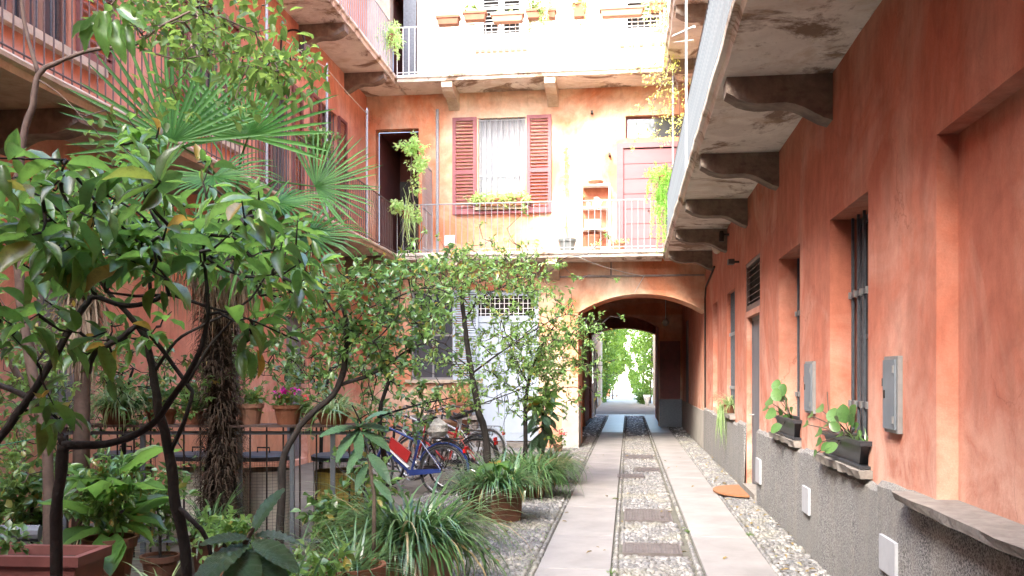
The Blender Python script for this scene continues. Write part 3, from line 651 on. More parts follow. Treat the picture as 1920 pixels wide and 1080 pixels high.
# ---- right wing wall ----
PLZ = .9
def hR(pxa, pxb, zt, zb, dd):
    ya = PX(pxb, 700, XR).y; yb = PX(pxa, 700, XR).y; return [ya, yb, zb, zt, dd]
w3 = hR(1556, 1628, 2.85, .95, .30); w2 = hR(1460, 1500, 2.85, .97, .30); w1 = hR(1363, 1378, 2.93, .97, .25)
dR = hR(1400, 1424, 2.38, 0.0, .30); vn = hR(1398, 1425, 3.12, 2.46, .07); bl = hR(1337, 1345, 2.95, .98, .10)
nic = [2.2, PX(1756, 700, XR).y, .93, 2.87, .11]; w0 = None
wall(mapR, -6, YB, 0, TOP, [w3, w2, w1, dR, vn, bl, nic], .2, 'wall', M['orange_r'], rb)
for h in (w3, w2, w1):
    k1 = .13 if h is w1 else (.03 if h is w3 else 0)
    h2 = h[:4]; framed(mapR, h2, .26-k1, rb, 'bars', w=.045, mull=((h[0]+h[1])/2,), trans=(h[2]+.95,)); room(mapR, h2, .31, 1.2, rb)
    b = MB(); n = 7
    for i in range(n): y = h[0]+.06+(h[1]-h[0]-.12)*i/(n-1); b.box(XR+.185-k1, y-.011, h[2], XR+.205-k1, y+.011, h[3])
    for z in (h[2]+.42, h[2]+1.28): b.box(XR+.178-k1, h[0]+.002, z-.02, XR+.184-k1, h[1]-.002, z+.02)
    o = b.build('window_bars', M['bars'], rb)
    kn = MB().box(-.012, -.018, -.026, .012, .018, .026).mesh('bar_clamp', M['frame_l'])
    for z in (h[2]+.42, h[2]+1.28):
        for i in range(n): link('bar_clamp', kn, o, (XR+.174-k1, h[0]+.06+(h[1]-h[0]-.12)*i/(n-1), z))
def rough_sill(y0, y1, z, out, parent, th=.06, name='window_sill', inn=.28):
    n = 16; v = []; f = []
    for i in range(n+1):
        y = y0+(y1-y0)*i/n; o = out*(1+random.uniform(-.12, .12)); t_ = th*random.uniform(.85, 1.15)
        v += [(XR-o, y, z), (XR+inn, y, z+.004), (XR+inn, y, z-t_), (XR-o+random.uniform(0, .025), y, z-t_)]
    for i in range(n):
        for j in range(4): f.append((i*4+j, i*4+(j+1) % 4, i*4+4+(j+1) % 4, i*4+4+j))
    f += [(0, 1, 2, 3), tuple(n*4+j for j in (3, 2, 1, 0))]
    return MB().add(v, f).build(name, M['sill'], parent)
rough_sill(w3[0]-.12, w3[1]+.1, w3[2]+.004, .10, rb); rough_sill(w2[0]-.08, w2[1]+.1, w2[2]+.004, .09, rb); rough_sill(w1[0]-.08, w1[1]+.1, w1[2]+.004, .09, rb)
rough_sill(nic[0]-.2, PX(1716, 700, XR).y, nic[2]+.004, .13, rb, .048, 'niche_sill', .105)
MB().quad((XR+.11, nic[0], nic[2]), (XR+.11, nic[1], nic[2]), (XR+.11, nic[1], nic[3]), (XR+.11, nic[0], nic[3])).build('niche_wall', M['orange_r'], rb)
MB().quad((XR+.10, bl[0], bl[2]), (XR+.10, bl[1], bl[2]), (XR+.10, bl[1], bl[3]), (XR+.10, bl[0], bl[3])).build('blind_window', M['orange_r'], rb)
# plinth sections with a bevelled top
def plinth(y0, y1, z, out, m='plinth'):
    b = MB(); n = max(2, int((y1-y0)/.12)); v = []; f = []
    for i in range(n+1):
        y = y0+(y1-y0)*i/n; o = out+random.uniform(-.003, .003); zz = z+random.uniform(-.008, .008)
        v += [(XR-o, y, 0), (XR-o, y, zz-.035), (XR-o*.35, y, zz), (XR+.002, y, zz)]
    for i in range(n):
        for j in range(3): f.append((i*4+j, i*4+j+1, i*4+5+j, i*4+4+j))
    f += [(0, 1, 2, 3), (n*4+3, n*4+2, n*4+1, n*4)]
    return b.add(v, f).build('plinth', M[m], rb)
plinth(-1.7, 5.35, .88, .04); plinth(5.35, 6.1, .93, .04); plinth(6.1, 7.6, .885, .04); plinth(7.6, 8.6, .93, .04); plinth(8.6, 10.2, .90, .04); plinth(10.2, dR[0], .92, .04)
plinth(dR[1], 13.6, .93, .04); plinth(13.6, 17.6, .88, .04); plinth(17.6, YB, .9, .04)
# door
dd = MB(); mbox(dd, mapR, dR[0]+.05, dR[1]-.05, .12, dR[3]-.05, .08, .125); od = dd.build('door', M['greymetal'], rb)
dd = MB(); mbox(dd, mapR, dR[0], dR[0]+.05, .1, dR[3], .07, .13); mbox(dd, mapR, dR[1]-.05, dR[1], .1, dR[3], .07, .13); mbox(dd, mapR, dR[0]+.05, dR[1]-.05, dR[3]-.05, dR[3], .07, .13); dd.build('frame', M['bars'], od)
hz = 1.05; y = dR[1]-.14; MB().tube([(XR+.08, y, hz), (XR+.02, y, hz), (XR+.015, y-.12, hz)], .011).build('handle', M['frame_l'], od)
MB().box(XR-.06, dR[0]+.002, .005, XR+.25, dR[1]-.002, .10).build('doorstep', M['sill'], rb)
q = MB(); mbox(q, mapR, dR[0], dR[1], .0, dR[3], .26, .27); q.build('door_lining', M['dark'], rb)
# louvred vent over the door
louvre(mapR, vn[0], vn[1], vn[2], vn[3], .06, rb, 'raild', 'louvre_vent', splits=(), pitch=.075, st=.05, th=.05)
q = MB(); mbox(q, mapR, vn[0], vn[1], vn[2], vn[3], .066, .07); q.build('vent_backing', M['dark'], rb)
# meter cabinets
def cabinet(pxa, pxb, pya, pyb, ofs, label):
    ya = PX(pxb, 700, XR).y; yb = PX(pxa, 700, XR-ofs).y; za = PX(pxb, pyb, XR).z; zb = PX(pxb, pya, XR).z
    t_ = thing('utility_cabinet', label, 'utility cabinet', (XR, (ya+yb)/2, za), 'grey cabinets on the right wall')
    MB().box(XR-ofs*.72, ya, za, XR-.001, yb, zb).build('case', M['frame_l'], t_)
    MB().box(XR-ofs, ya+.025, za+.022, XR-ofs*.72-.001, yb-.012, zb-.022).build('door', M['steel'], t_)
    MB().cbox((XR-ofs*.7, yb+.012, zb-.16), (.02, .024, .05)).build('lock', M['iron'], t_)
    for zz in (za+.08, zb-.08): MB().cbox((XR-ofs-.004, ya+.045, zz), (.008, .02, .045)).build('hinge', M['frame_l'], t_)
    MB().cbox((XR-ofs-.003, yb-.05, (za+zb)/2), (.006, .022, .05)).build('keyhole_plate', M['iron'], t_)
cabinet(1654, 1693, 667, 814, .042, 'larger grey metal cabinet on the orange wall right of the nearer barred window')
cabinet(1507, 1530, 677, 776, .04, 'smaller grey metal cabinet on the wall between the two barred windows')
for (a, b_, c, d_, L_) in ((1653, 1683, 1010, 1076, 'large white vent plate low on the grey plinth under the stone ledge'), (1507, 1519, 913, 962, 'middle white vent plate on the plinth under the nearer planter'), (1419, 1427, 860, 905, 'small white plate on the plinth just beside the grey door')):
    ya = PX(b_, 700, XR-.045).y; yb = PX(a, 700, XR-.045).y; zt = PX((a+b_)/2, c, XR-.045).z; zb = PX((a+b_)/2, d_, XR-.045).z
    tag(MB().box(XR-.062, ya, zb, XR-.03, yb, zt).build('vent_plate', M['plate']), L_, 'vent plate', 'white plates on the right plinth')
# ---- left wing wall ----
wl_ = []
for (ya, yb, za, zb) in ((7.6, 8.9, 4.95, 6.7), (11.4, 12.4, 4.95, 6.75), (14.2, 15.1, 4.2, 6.6), (16.6, 17.6, 4.95, 6.75)): wl_.append([ya, yb, za, zb, .18])
gl = []
for (ya, yb, za, zb) in ((12.0, 13.2, 1.25, 2.7), (14.9, 15.9, .1, 2.6), (8.3, 9.3, .1, 2.6)): gl.append([ya, yb, za, zb, .2])
tl = []
for (ya, yb, za, zb) in ((9.5, 10.5, 8.6, 10.4), (13, 14, 8.6, 10.4), (16.5, 17.4, 7.9, 10.3)): tl.append([ya, yb, za, zb, .15])
wall(mapL, -6, YB, 0, TOP, wl_+gl+tl, .2, 'wall', M['orange_l'], lb)
for h in wl_:
    framed(mapL, h, .13, lb, 'raild', mull=((h[0]+h[1])/2,)); room(mapL, h, .2, .9, lb)
    if h[2] > 4.3: MB().box(XL, h[0]-.5, h[2]-.1, XL+.09, h[1]+.5, h[2]-.01).build('window_sill', M['corbel_pale'], lb)
    wd = (h[1]-h[0])/2+.02
    for (a, c) in ((h[0]-wd-.03, h[0]-.03), (h[1]+.03, h[1]+wd+.03)): louvre(lambda u, z, w: (XL-w, u, z), a, c, h[2], h[3], -.012, lb, 'redwood', splits=(.5,), pitch=.085, st=.06)
    b = MB()
    for i in range(6): y = h[0]+.08+(h[1]-h[0]-.16)*i/5; b.box(XL-.05, y-.007, h[2], XL-.036, y+.007, h[3])
    b.build('window_bars', M['bars'], lb)
for h in tl:
    louvre(mapL, h[0], h[1], h[2], h[3], .05, lb, 'redwood', splits=(.5,), pitch=.09, st=.06); room(mapL, h, .06, .3, lb)
h = gl[0]; louvre(mapL, h[0], h[1], h[2], h[3], .12, lb, 'frame_l', splits=(.5,), pitch=.09, st=.05); MB().box(XL, h[0]-.1, h[2]-.08, XL+.12, h[1]+.1, h[2]).build('window_sill', M['corbel_pale'], lb); room(mapL, h, .14, .5, lb)
for h in gl[1:]:
    q = MB(); mbox(q, mapL, h[0], h[1], h[2], h[3], .12, .16); dO = q.build('door', M['steel'], lb)
    for k in range(8):
        q = MB(); u = h[0]+.02+(h[1]-h[0]-.04)*k/8; mbox(q, mapL, u, u+(h[1]-h[0]-.04)/8-.012, h[2]+.03, h[3]-.03, .10, .12); q.build('plank', M['steel'], dO)
MB().box(XL, 5, 0, XL+.03, 14.85, 1.0).build('plinth', M['peach'], lb); MB().box(XL, 15.95, 0, XL+.03, YB-.03, 1.0).build('plinth', M['peach'], lb)
# ---- building behind the camera, unseen, its height set for the shade it casts ----
cb = thing('rear_building', 'unseen orange building closing the yard just behind the viewpoint', 'building', (-2, -2, 0))
MB().box(XL-3, -2.3, 0, XR+3, -1.8, 6.5).build('wall', M['orange'], cb); MB().box(XL-3, -2.9, 6.501, XR+3, -1.5, 6.65).build('roof', M['terrad'], cb)

# ---------------- galleries ----------------
def corbel_prof(L_, h0=.17, h1=.34, n=10):
    """(out, drop) profile of the underside from tip to wall"""
    P_ = [(L_, 0), (L_, -h0*.75), (L_-.05, -h0*.92)]
    for i in range(n+1):
        t = i/n; x = (L_-.1)*(1-t); d = h0+(h1-h0)*(t*t*(3-2*t)) + .042*math.sin(t*math.pi*2.2+.5)
        P_.append((x, -d))
    P_.append((0, 0)); return P_
def corbel_mesh(L_, dirv, w, m, h0=.17, h1=.34):
    dirv = Vector(dirv); side = dirv.cross(Vector((0, 0, 1))).normalized()
    pr = [dirv*a+Vector((0, 0, b)) for a, b in corbel_prof(L_, h0, h1)]
    return MB().prism([p-side*w/2 for p in pr], side*w).mesh('corbel', m)
def ragged(b, pts, z0, z1, seg=.3):
    pass
BH = 1.02
def gallery(name, parent, A, B, inward, zf, depth, railm, th=.13, pitch=.117, posts=(), corb=(), corbm=None, soff='soffit', skip=(), rail_z=BH, r=.008):
    """A->B along the wall, inward = unit vector towards the yard"""
    A = Vector(A); B = Vector(B); inn = Vector(inward); ax = (B-A).normalized(); Ln = (B-A).length
    n = max(4, int(Ln/.35)); v = []; f = []
    for i in range(n+1):
        p = A+ax*(Ln*i/n); e = depth+random.uniform(-.008, .008); zt = zf+random.uniform(-.004, .004)
        for (o, z) in ((0, zt), (e, zt), (e+.012, zt-.02), (e+.006, zt-.055), (e-.03, zt-.075), (e-.05, zt-th), (0, zt-th)): q = p+inn*o; v.append((q.x, q.y, z))
    k = 7
    for i in range(n):
        for j in range(k): f.append((i*k+j, i*k+(j+1) % k, (i+1)*k+(j+1) % k, (i+1)*k+j))
    f += [tuple(range(k)), tuple(n*k+j for j in range(k))]
    sl = MB().add(v, f).build('gallery' if name is None else name, M[soff], parent)
    br = MB().tube([(0, 0, 0), (0, 0, rail_z)], r, 4, False).mesh('baluster', M[railm])
    cnt = int(Ln/pitch)
    for i in range(cnt+1):
        p = A+ax*(Ln*i/cnt)+inn*(depth-.06)
        if any(a <= (Ln*i/cnt) <= c for a, c in skip): continue
        link('baluster', br, sl, (p.x, p.y, zf))
    for z, rr in ((rail_z, .014), (.07, .009)):
        a = A+inn*(depth-.06); c = B+inn*(depth-.06)
        MB().tube([(a.x, a.y, zf+z), (c.x, c.y, zf+z)], rr, 6).build('handrail' if z > .5 else 'bottom_rail', M[railm], sl)
    if corb:
        me = corbel_mesh(depth-.08, inn, .23, M[corbm or 'corbel'])
        for t in corb:
            p = A+ax*t; link('corbel', me, sl, (p.x, p.y, zf-th))
    return sl
YE = YB-.95; G1 = 4.14; G2 = 7.88
cy_r = [5.05, 7.68, 10.3, 12.93, 15.55, 18.2]
M['railr'] = simple('weathered_blue_grey_rail', (.12, .14, .155), (.07, .085, .10), 20, .5, .1)
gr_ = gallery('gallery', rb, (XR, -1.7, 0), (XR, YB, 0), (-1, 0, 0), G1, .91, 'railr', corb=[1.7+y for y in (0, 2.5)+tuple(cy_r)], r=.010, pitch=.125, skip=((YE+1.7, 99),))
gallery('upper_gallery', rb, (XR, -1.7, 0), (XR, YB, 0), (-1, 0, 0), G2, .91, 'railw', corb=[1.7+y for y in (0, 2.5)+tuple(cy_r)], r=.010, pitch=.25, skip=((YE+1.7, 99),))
gallery('gallery', lb, (XL, 3, 0), (XL, YB, 0), (1, 0, 0), G1, .91, 'raild', corb=[y-3 for y in (5.2, 7.8, 10.4, 13.0, 15.6, 18.2)], r=.009, pitch=.13, skip=((YE-3.0, 99), ), soff='corbel_pale')
gallery('upper_gallery', lb, (XL, 3, 0), (XL, YB, 0), (1, 0, 0), G2, .91, 'railw', corb=[y-3 for y in (5.2, 7.8, 10.4, 13.0, 15.6, 18.2)], r=.009, pitch=.13, skip=((YE-3.0, 99),))
xb0, xb1 = XL+.92, XR-.92
def bx(px, py): return PY(px, py, YE).x - xb0
cs1 = [bx(845, 495), bx(1033, 495)]; cs2 = [bx(836, 170), bx(1030, 160)]
gallery('back_gallery', bb, (xb0, YB, 0), (xb1, YB, 0), (0, -1, 0), G1, .95, 'railw', corb=cs1, corbm='corbel_pale', r=.0085, pitch=.124)
gallery('upper_back_gallery', bb, (xb0, YB, 0), (xb1, YB, 0), (0, -1, 0), G2, .95, 'white', corb=cs2, corbm='corbel_pale', r=.0085, pitch=.124)
# ---------------- poles and cords ----------------
def pole(px, pt, pb_, X, Y, label, col='railw', r=.022, zb=None):
    p = D(px, pt, 1); 
    if X is not None: t_ = PX(px, pt, X); b_ = PX(px, pb_, X)
    else: t_ = PY(px, pt, Y); b_ = PY(px, pb_, Y)
    z0 = b_.z if zb is None else zb
    o = thing('gallery_post', label, 'post', (t_.x, t_.y, z0), 'tall thin posts rising from the gallery rails')
    MB().tube([(t_.x, t_.y, z0), (t_.x, t_.y, t_.z)], r, 8).build('pole', M[col], o)
    MB().tube([(t_.x, t_.y, t_.z), (t_.x, t_.y, t_.z+.07)], [r*1.3, .004], 8).build('finial', M[col], o)
    return t_
XG = XL+.85
a_ = pole(500, -20, 470, XG, None, 'nearest tall pale post on the left gallery beside the round lantern bracket', zb=G1)
b_ = pole(613, 125, 470, XG, None, 'middle tall pale post on the left gallery in front of the dark shutters', zb=G1)
c_ = pole(688, 208, 470, XG, None, 'pale post at the far corner of the left gallery by the dark doorway', zb=G1)
def cord(pts, label, r=.005, m='cord', sag=.05, name='washing_line', cat='washing line'):
    P_ = []
    for i in range(len(pts)-1):
        for k in range(8): t = k/8; q = Vector(pts[i]).lerp(Vector(pts[i+1]), t); q.z -= sag*4*t*(1-t); P_.append(q)
    P_.append(Vector(pts[-1])); return tag(MB().tube(P_, r, 4).build(name, M[m]), label, cat)
cord([a_+Vector((0, 0, -.5)), b_+Vector((0, 0, -.03)), c_+Vector((0, 0, -.05))], 'pale rod strung between the tall posts of the left gallery', .009, sag=.02)
d_ = D(1264, -30, 9); XGR = XR-.85
a2 = pole(1262, -20, 340, None, YE+.02, 'far pale post by the pink door at the corner of the right gallery', zb=G1+.02)
a3 = pole(1287, -60, 300, XGR-.02, None, 'pale post rising from the rail of the right gallery beside trailing vines', zb=G1, r=.018)
cord([PX(1302, 50, XGR), PY(1252, 72, YE), ], 'pale bundle of cords tied across to the right gallery rail', .016, sag=.0)
cord([PX(1300, 75, XGR), PY(1256, 80, YE)], 'thin cord under the bundle at the top of the right gallery', .006, sag=.0)
cord([PY(1080, 480, YE-.02), PY(1205, 517, YB-.06)], 'thin pale cable drooping below the back gallery above the arch', .007, sag=.05)
cord([PY(1208, 517, YB-.06), PY(1190, 548, YB-.04)], 'short pale wire hanging down toward the arch', .006, sag=0)
cord([D(0, 835, 2.9), D(90, 818, 2.95)], 'thin green string tied to the near tree fork', .0018, sag=0, name='string', cat='string').data.materials[0] = simple('green_string', (.03, .25, .12), None, 5, .6, 0)
# ---------------- lamps ----------------
q = PX(1362, 455, XR); o = thing('hanging_lantern', 'small glass lantern hanging under the far end of the right gallery', 'lantern', (XR-.35, q.y-.5, 3.55))
L0 = D(1344, 462, 15.4)
MB().tube([(L0.x, L0.y, 3.98), (L0.x, L0.y, L0.z+.1)], .012, 6).build('rod', M['iron'], o)
MB().lathe([(.001, .14), (.05, .12), (.085, .07), (.085, .05), (.001, .05)], (L0.x, L0.y, L0.z), 12).build('cap', M['iron'], o)
MB().lathe([(.075, .05), (.085, -.03), (.05, -.11), (.001, -.13)], (L0.x, L0.y, L0.z), 12).build('glass_globe', simple('frosted_lamp_glass', (.62, .55, .42), None, 5, .25, 0), o, sm=True)
L1 = PX(1367, 442, XR); L1.x -= .1
o = thing('spotlight', 'small black spotlight on the right wall near the gallery end', 'spotlight', (XR, L1.y, L1.z))
MB().cbox((XR-.06, L1.y, L1.z+.02), (.12, .03, .03)).build('bracket', M['iron'], o)
MB().lathe([(.001, -.09), (.04, -.09), (.045, .02), (.03, .08), (.001, .09)], (XR-.12, L1.y, L1.z), 10).build('head', M['iron'], o)
L2 = PX(1386, 491, XR)
o = thing('bracket_lamp', 'small dark boxy wall light between gallery end and louvred vent', 'wall light', (XR, L2.y, L2.z))  # small bracket lamp on the right wall
MB().cbox((XR-.04, L2.y, L2.z), (.08, .03, .03)).build('bracket', M['iron'], o); MB().cbox((XR-.12, L2.y, L2.z), (.09, .17, .075)).build('housing', M['iron'], o)
L3 = PX(562, 78, XL+.35); o = thing('wall_lantern', 'lantern on a curled black bracket high on the left wall under the upper gallery', 'lantern', (XL, L3.y, L3.z))
MB().ring((L3.x-.12, L3.y, L3.z), .2, .018, 'Y', 16, 6, 0, math.pi).tube([(XL, L3.y, L3.z-.15), (L3.x-.32, L3.y, L3.z-.15), (L3.x-.32, L3.y, L3.z)], .018).build('bracket', M['iron'], o)
MB().lathe([(.001, 0), (.10, -.07), (.09, -.2), (.001, -.26)], (L3.x+.08, L3.y, L3.z), 10).build('lamp_shade', M['glass'], o)
# right wall conduit and socket
tag(MB().tube([(XR-.02, YB-.12, .9), (XR-.02, YB-.12, 3.2), (XR-.02, YB-.35, 3.42), (XR-.02, YB-2.2, 3.62)], .018).build('conduit', M['iron']), 'dark cable conduit running down the corner beside the arch', 'conduit')
mt = PX(1412, 915, XR-.1)
pm = PZ(1382, 921, .04); v = []; nn = 20
o = thing('door_mat', 'half round orange doormat lying on the cobbles before the grey door', 'doormat', (pm.x, pm.y, .035))
pr = [Vector((XR-.10-.40*math.sin(math.pi*i/nn), 12.42-.58*math.cos(math.pi*i/nn), .046)) for i in range(nn+1)]
MB().prism(pr, (0, 0, .022)).build('mat', M['mat'], o)

# ---------------- pots ----------------
def add_pot(o, c, r, h, m='terra', n=20, taper=.72):
    c = Vector(c); x, y, z = c
    MB().lathe([(.001, .01), (r*taper*.92, .01), (r*taper, 0), (r*.93, h*.8), (r*1.04, h*.8), (r*1.06, h), (r*.94, h), (r*.9, h*.88)], (x, y, z), n).build('pot', M[m], o, sm=False)
    MB().lathe([(.001, h*.9), (r*.91, h*.89)], (x, y, z), n).build('soil', M['soil'], o)
def box_pot(o, c, sx, sy, h, rot=0, m='terra', taper=.86, rim=.03):
    Rm = Matrix.Rotation(rot, 3, 'Z'); c = Vector(c)
    def rg(k, z, s=0): return [c+Rm @ Vector((a*(sx/2*k+s), b*(sy/2*k+s), z)) for a, b in ((-1, -1), (1, -1), (1, 1), (-1, 1))]
    rows = [rg(taper, 0), rg(.97, h-rim*1.6), rg(1, h-rim*1.6, .015), rg(1, h, .018), rg(1, h, -.02), rg(.96, h-.05, -.02)]
    v = [p for r_ in rows for p in r_]; f = [(3, 2, 1, 0)]
    for i in range(len(rows)-1):
        for j in range(4): f.append((i*4+j, i*4+(j+1) % 4, (i+1)*4+(j+1) % 4, (i+1)*4+j))
    MB().add(v, f).build('pot', M[m], o)
    s = rg(.93, h-.045); MB().quad(*s).build('soil', M['soil'], o)
LF = {
 'fore': leafm('glossy_tree_leaf', (.045, .11, .03), (.09, .21, .045), (.26, .20, .04), .38, .45, 'object', 1.0),
 'fore_i': leafm('glossy_tree_leaves', (.045, .11, .03), (.09, .21, .045), (.26, .20, .04), .38, .45, 'island', 1.0),
 'mid': leafm('shrub_leaves', (.075, .16, .045), (.16, .28, .08), (.30, .26, .05), .36, .4, 'island', .8),
 'middark': leafm('dark_shrub_leaves', (.05, .115, .035), (.11, .22, .06), (.26, .22, .05), .36, .32, 'island', .9),
 'bright': leafm('bright_leaves', (.10, .22, .05), (.18, .32, .08), None, .5, .5),
 'grass': leafm('strap_leaves', (.03, .085, .03), (.085, .17, .06), (.30, .24, .12), .33, .25, 'island', .8),
 'spider': leafm('striped_spider_leaves', (.10, .20, .06), (.30, .40, .20), None, .4, .35),
 'palm': leafm('palm_frond', (.02, .085, .018), (.045, .14, .03), None, .5, .3, 'island', .3),
 'dry': leafm('dry_palm_fibre', (.16, .11, .07), (.32, .25, .17), None, .85, .1),
 'ivy': leafm('sunlit_climber_leaves', (.12, .24, .03), (.24, .40, .06), None, .5, .5),
 'big': leafm('corrugated_dark_leaf', (.045, .115, .055), (.08, .18, .09), None, .28, .2, 'object', 1.0, None, 22),
 'fat': leafm('fleshy_pale_green_leaf', (.07, .17, .045), (.13, .26, .08), None, .38, .25, 'object'),
 'pink': leafm('magenta_petals', (.55, .02, .30), (.70, .06, .42), None, .5, .3),
 'red': leafm('red_petals', (.60, .03, .03), (.75, .12, .10), None, .5, .3),
 'fern': leafm('bright_fern_leaves', (.10, .26, .05), (.20, .40, .09), None, .5, .5),
 'creep': leafm('pale_creeper_leaves', (.22, .38, .13), (.38, .52, .24), None, .5, .45),
}
def clump(o, c, n, L, W, spread=.08, el=(.7, 1.5), droop=(1.2, 2.4), m='grass', name='foliage', sx=None, sy=None, rot=0):
    c = np.array(c, float); a = rnd(n)*6.283; rr = np.sqrt(rnd(n))
    px = np.cos(a)*rr*(sx or spread); py = np.sin(a)*rr*(sy or spread)
    x = px*math.cos(rot)-py*math.sin(rot); y = px*math.sin(rot)+py*math.cos(rot)
    P_ = np.stack([c[0]+x, c[1]+y, np.full(n, c[2])], -1)
    az = np.arctan2(y, x)+np.random.randn(n)*.5
    V, Fq = blades(P_, az, el[0]+(el[1]-el[0])*rnd(n), L*(.35+.8*rnd(n)**.8), W*(.6+.6*rnd(n)), droop[0]+(droop[1]-droop[0])*rnd(n)**1.3+.5*np.random.randn(n)*.5)
    return link(name, npmesh(name, V, Fq, LF[m]), o, kind='stuff')
def leafball(o, blobs, n, L, m, tpl=MID, name='foliage', up=.6, W=.55, clusters=0, jit=.25, hang=0.0):
    """blobs: (center, (rx,ry,rz)); leaves gathered on small sprays"""
    parts = []; tot = sum(b_[1][0]*b_[1][1]*b_[1][2] for b_ in blobs)**1.0
    for c, r in blobs:
        k = max(3, int(n*(r[0]*r[1]*r[2])/tot/7)); d = rdir(k); rad = (.35+.65*rnd(k)**.6)[:, None]
        C_ = np.array(c)+d*rad*np.array(r)*(1+.25*np.random.randn(k, 1))
        out = nrm(d*np.array([1, 1, .6])+np.array([0, 0, up-hang*1.6]))
        Q = np.repeat(C_, 7, 0); O = np.repeat(out, 7, 0); nn_ = len(Q)
        Dv = nrm(O*.5+rdir(nn_)*1.0+np.array([0, 0, -hang])); 
        Q = Q+Dv*L*.35*rnd(nn_)[:, None]-O*(rnd(nn_)[:, None]*L*1.2)
        parts.append(leaves(Q, Dv, nrm(np.array([0, 0, 1.0])+rdir(nn_)*.75), L*(.6+.55*rnd(nn_)), L*W*(.7+.5*rnd(nn_)), tpl))
    V, Fq = merge(parts); return link(name, npmesh(name, V, Fq, LF[m]), o, kind='stuff')
def twig_tree(o, skel, tips, r0=.006, m='bark', name='twigs', bend=.25):
    """thin twigs from the nearest skeleton point to each tip"""
    sk = []
    for path in skel:
        for a, b_ in zip(path[:-1], path[1:]):
            for t in (0, .33, .66): sk.append(Vector(a[0]).lerp(Vector(b_[0]), t))
        sk.append(Vector(path[-1][0]))
    S_ = np.array(sk); b = MB(); dirs = []
    order_ = sorted(range(len(tips)), key=lambda i: min((S_-np.array(tips[i])**1)[:, 0]**2+(S_-np.array(tips[i]))[:, 2]**2))
    pool = [Vector(p) for p in sk]; dirs = [None]*len(tips)
    for i in order_:
        t = Vector(tips[i]); A_ = np.array(pool); j = int(np.argmin(((A_-np.array(t))**2).sum(1))); s = pool[j]; L_ = (t-s).length
        md = s.lerp(t, .5)+Vector(np.random.randn(3))*L_*bend*.5+Vector((0, 0, -L_*.08)); q1 = s.lerp(md, .5)+Vector(np.random.randn(3))*L_*.06
        b.tube([s, q1, md, t], [r0*1.3, r0*1.1, r0*.8, r0*.45], 4, False)
        pool += [md, t, s.lerp(t, .75)]; dirs[i] = (t-md).normalized()
    b.build(name, M[m], o, kind='stuff', sm=True); return dirs
def branches(o, paths, m='bark', n=8, names=None):
    for i, pth in enumerate(paths):
        # smooth the path
        P_ = [Vector(p) for p, r in pth]; Rr_ = [r for p, r in pth]; Q = []; q = []
        for k in range(len(P_)-1):
            p0 = P_[max(k-1, 0)]; p1 = P_[k]; p2 = P_[k+1]; p3 = P_[min(k+2, len(P_)-1)]
            for t in (0, .25, .5, .75):
                Q.append(.5*((2*p1)+(p2-p0)*t+(2*p0-5*p1+4*p2-p3)*t*t+(-p0+3*p1-3*p2+p3)*t**3)+Vector(np.random.randn(3))*Rr_[k]*.10); q.append((Rr_[k]*(1-t)+Rr_[k+1]*t)*random.uniform(.93, 1.09))
        Q.append(P_[-1]); q.append(Rr_[-1])
        MB().tube(Q, q, n).build('trunk' if i == 0 else 'branch', M[m], o, sm=True)
def dp(lst): return [(D(x, y, d), r*.85) for x, y, d, r in lst]
def ground_under(p): return Vector((p.x, p.y, 0))

# ---------------- foreground broad-leaved trees ----------------
fore_me = []
for i in range(6):
    tpl = leaf_tpl([(0, 0), (.12, .25), (.3, .43), (.52, .5), (.74, .38), (.9, .16), (1, 0)], random.uniform(.08, .22), random.uniform(.05, .4), random.choice([.005, .015, .03, .045]))
    V, Fq = leaves([[0, 0, 0]], [[1, 0, 0]], [[0, 0, 1]], 1.0, random.uniform(.38, .50), tpl); fore_me.append(npmesh('leaf', V, Fq, LF['fore']))
def put_leaf(o, me, p, d, up, L):
    d = Vector(d).normalized(); s = Vector(up).cross(d).normalized(); n_ = d.cross(s)
    c = link('leaf', me, o, p); m3 = Matrix((d, s, n_)).transposed(); c.rotation_mode = 'QUATERNION'; c.rotation_quaternion = m3.to_quaternion(); c.scale = (L, L, L); return c
def fore_tree(label, paths, boxes, nclu, lo, budget, seed):
    random.seed(seed); np.random.seed(seed)
    base_ = ground_under(paths[0][0][0]); o = thing('broadleaf_tree', label, 'tree', base_, 'big-leaved trees in the left foreground')
    branches(o, paths, 'bark')
    tips = []
    for (x0, x1, y0, y1, d0, d1, w) in boxes:
        for _ in range(int(nclu*w)): tips.append(D(random.uniform(x0, x1), random.uniform(y0, y1), random.uniform(d0, d1)))
    dirs = twig_tree(o, paths, tips, .0045, 'bark')
    L_ = []
    for t, dr_ in zip(tips, dirs):
        k = random.randint(4, 8); a0 = random.uniform(0, 6.28)
        ax = (dr_+Vector((0, 0, .5))).normalized(); sx = ax.orthogonal().normalized(); sy = ax.cross(sx)
        for j in range(k):
            a = a0+j*2.4; el = random.uniform(-.25, .5)
            d = (sx*math.cos(a)+sy*math.sin(a))*math.cos(el)+ax*math.sin(el); d.z -= random.uniform(-.1, .28) if random.random() < .88 else .9
            up = Vector((0, 0, 1))+Vector(np.random.randn(3))*.28
            L_.append((t-ax*random.uniform(0, .06)+d*.012, d, up, random.uniform(*lo)))
    L_.sort(key=lambda q: (q[0]-CAM).length)
    for q in L_[:budget]: put_leaf(o, random.choice(fore_me), *q)
    rest_ = L_[budget:]
    if rest_:
        V, Fq = leaves(np.array([q[0] for q in rest_]), np.array([q[1] for q in rest_]), np.array([q[2] for q in rest_]), np.array([q[3] for q in rest_]), np.array([q[3] for q in rest_])*.4, BIG)
        link('crown', npmesh('crown', V, Fq, LF['fore_i']), o, kind='stuff')
    return o
f0 = D(118, 838, 3.0)
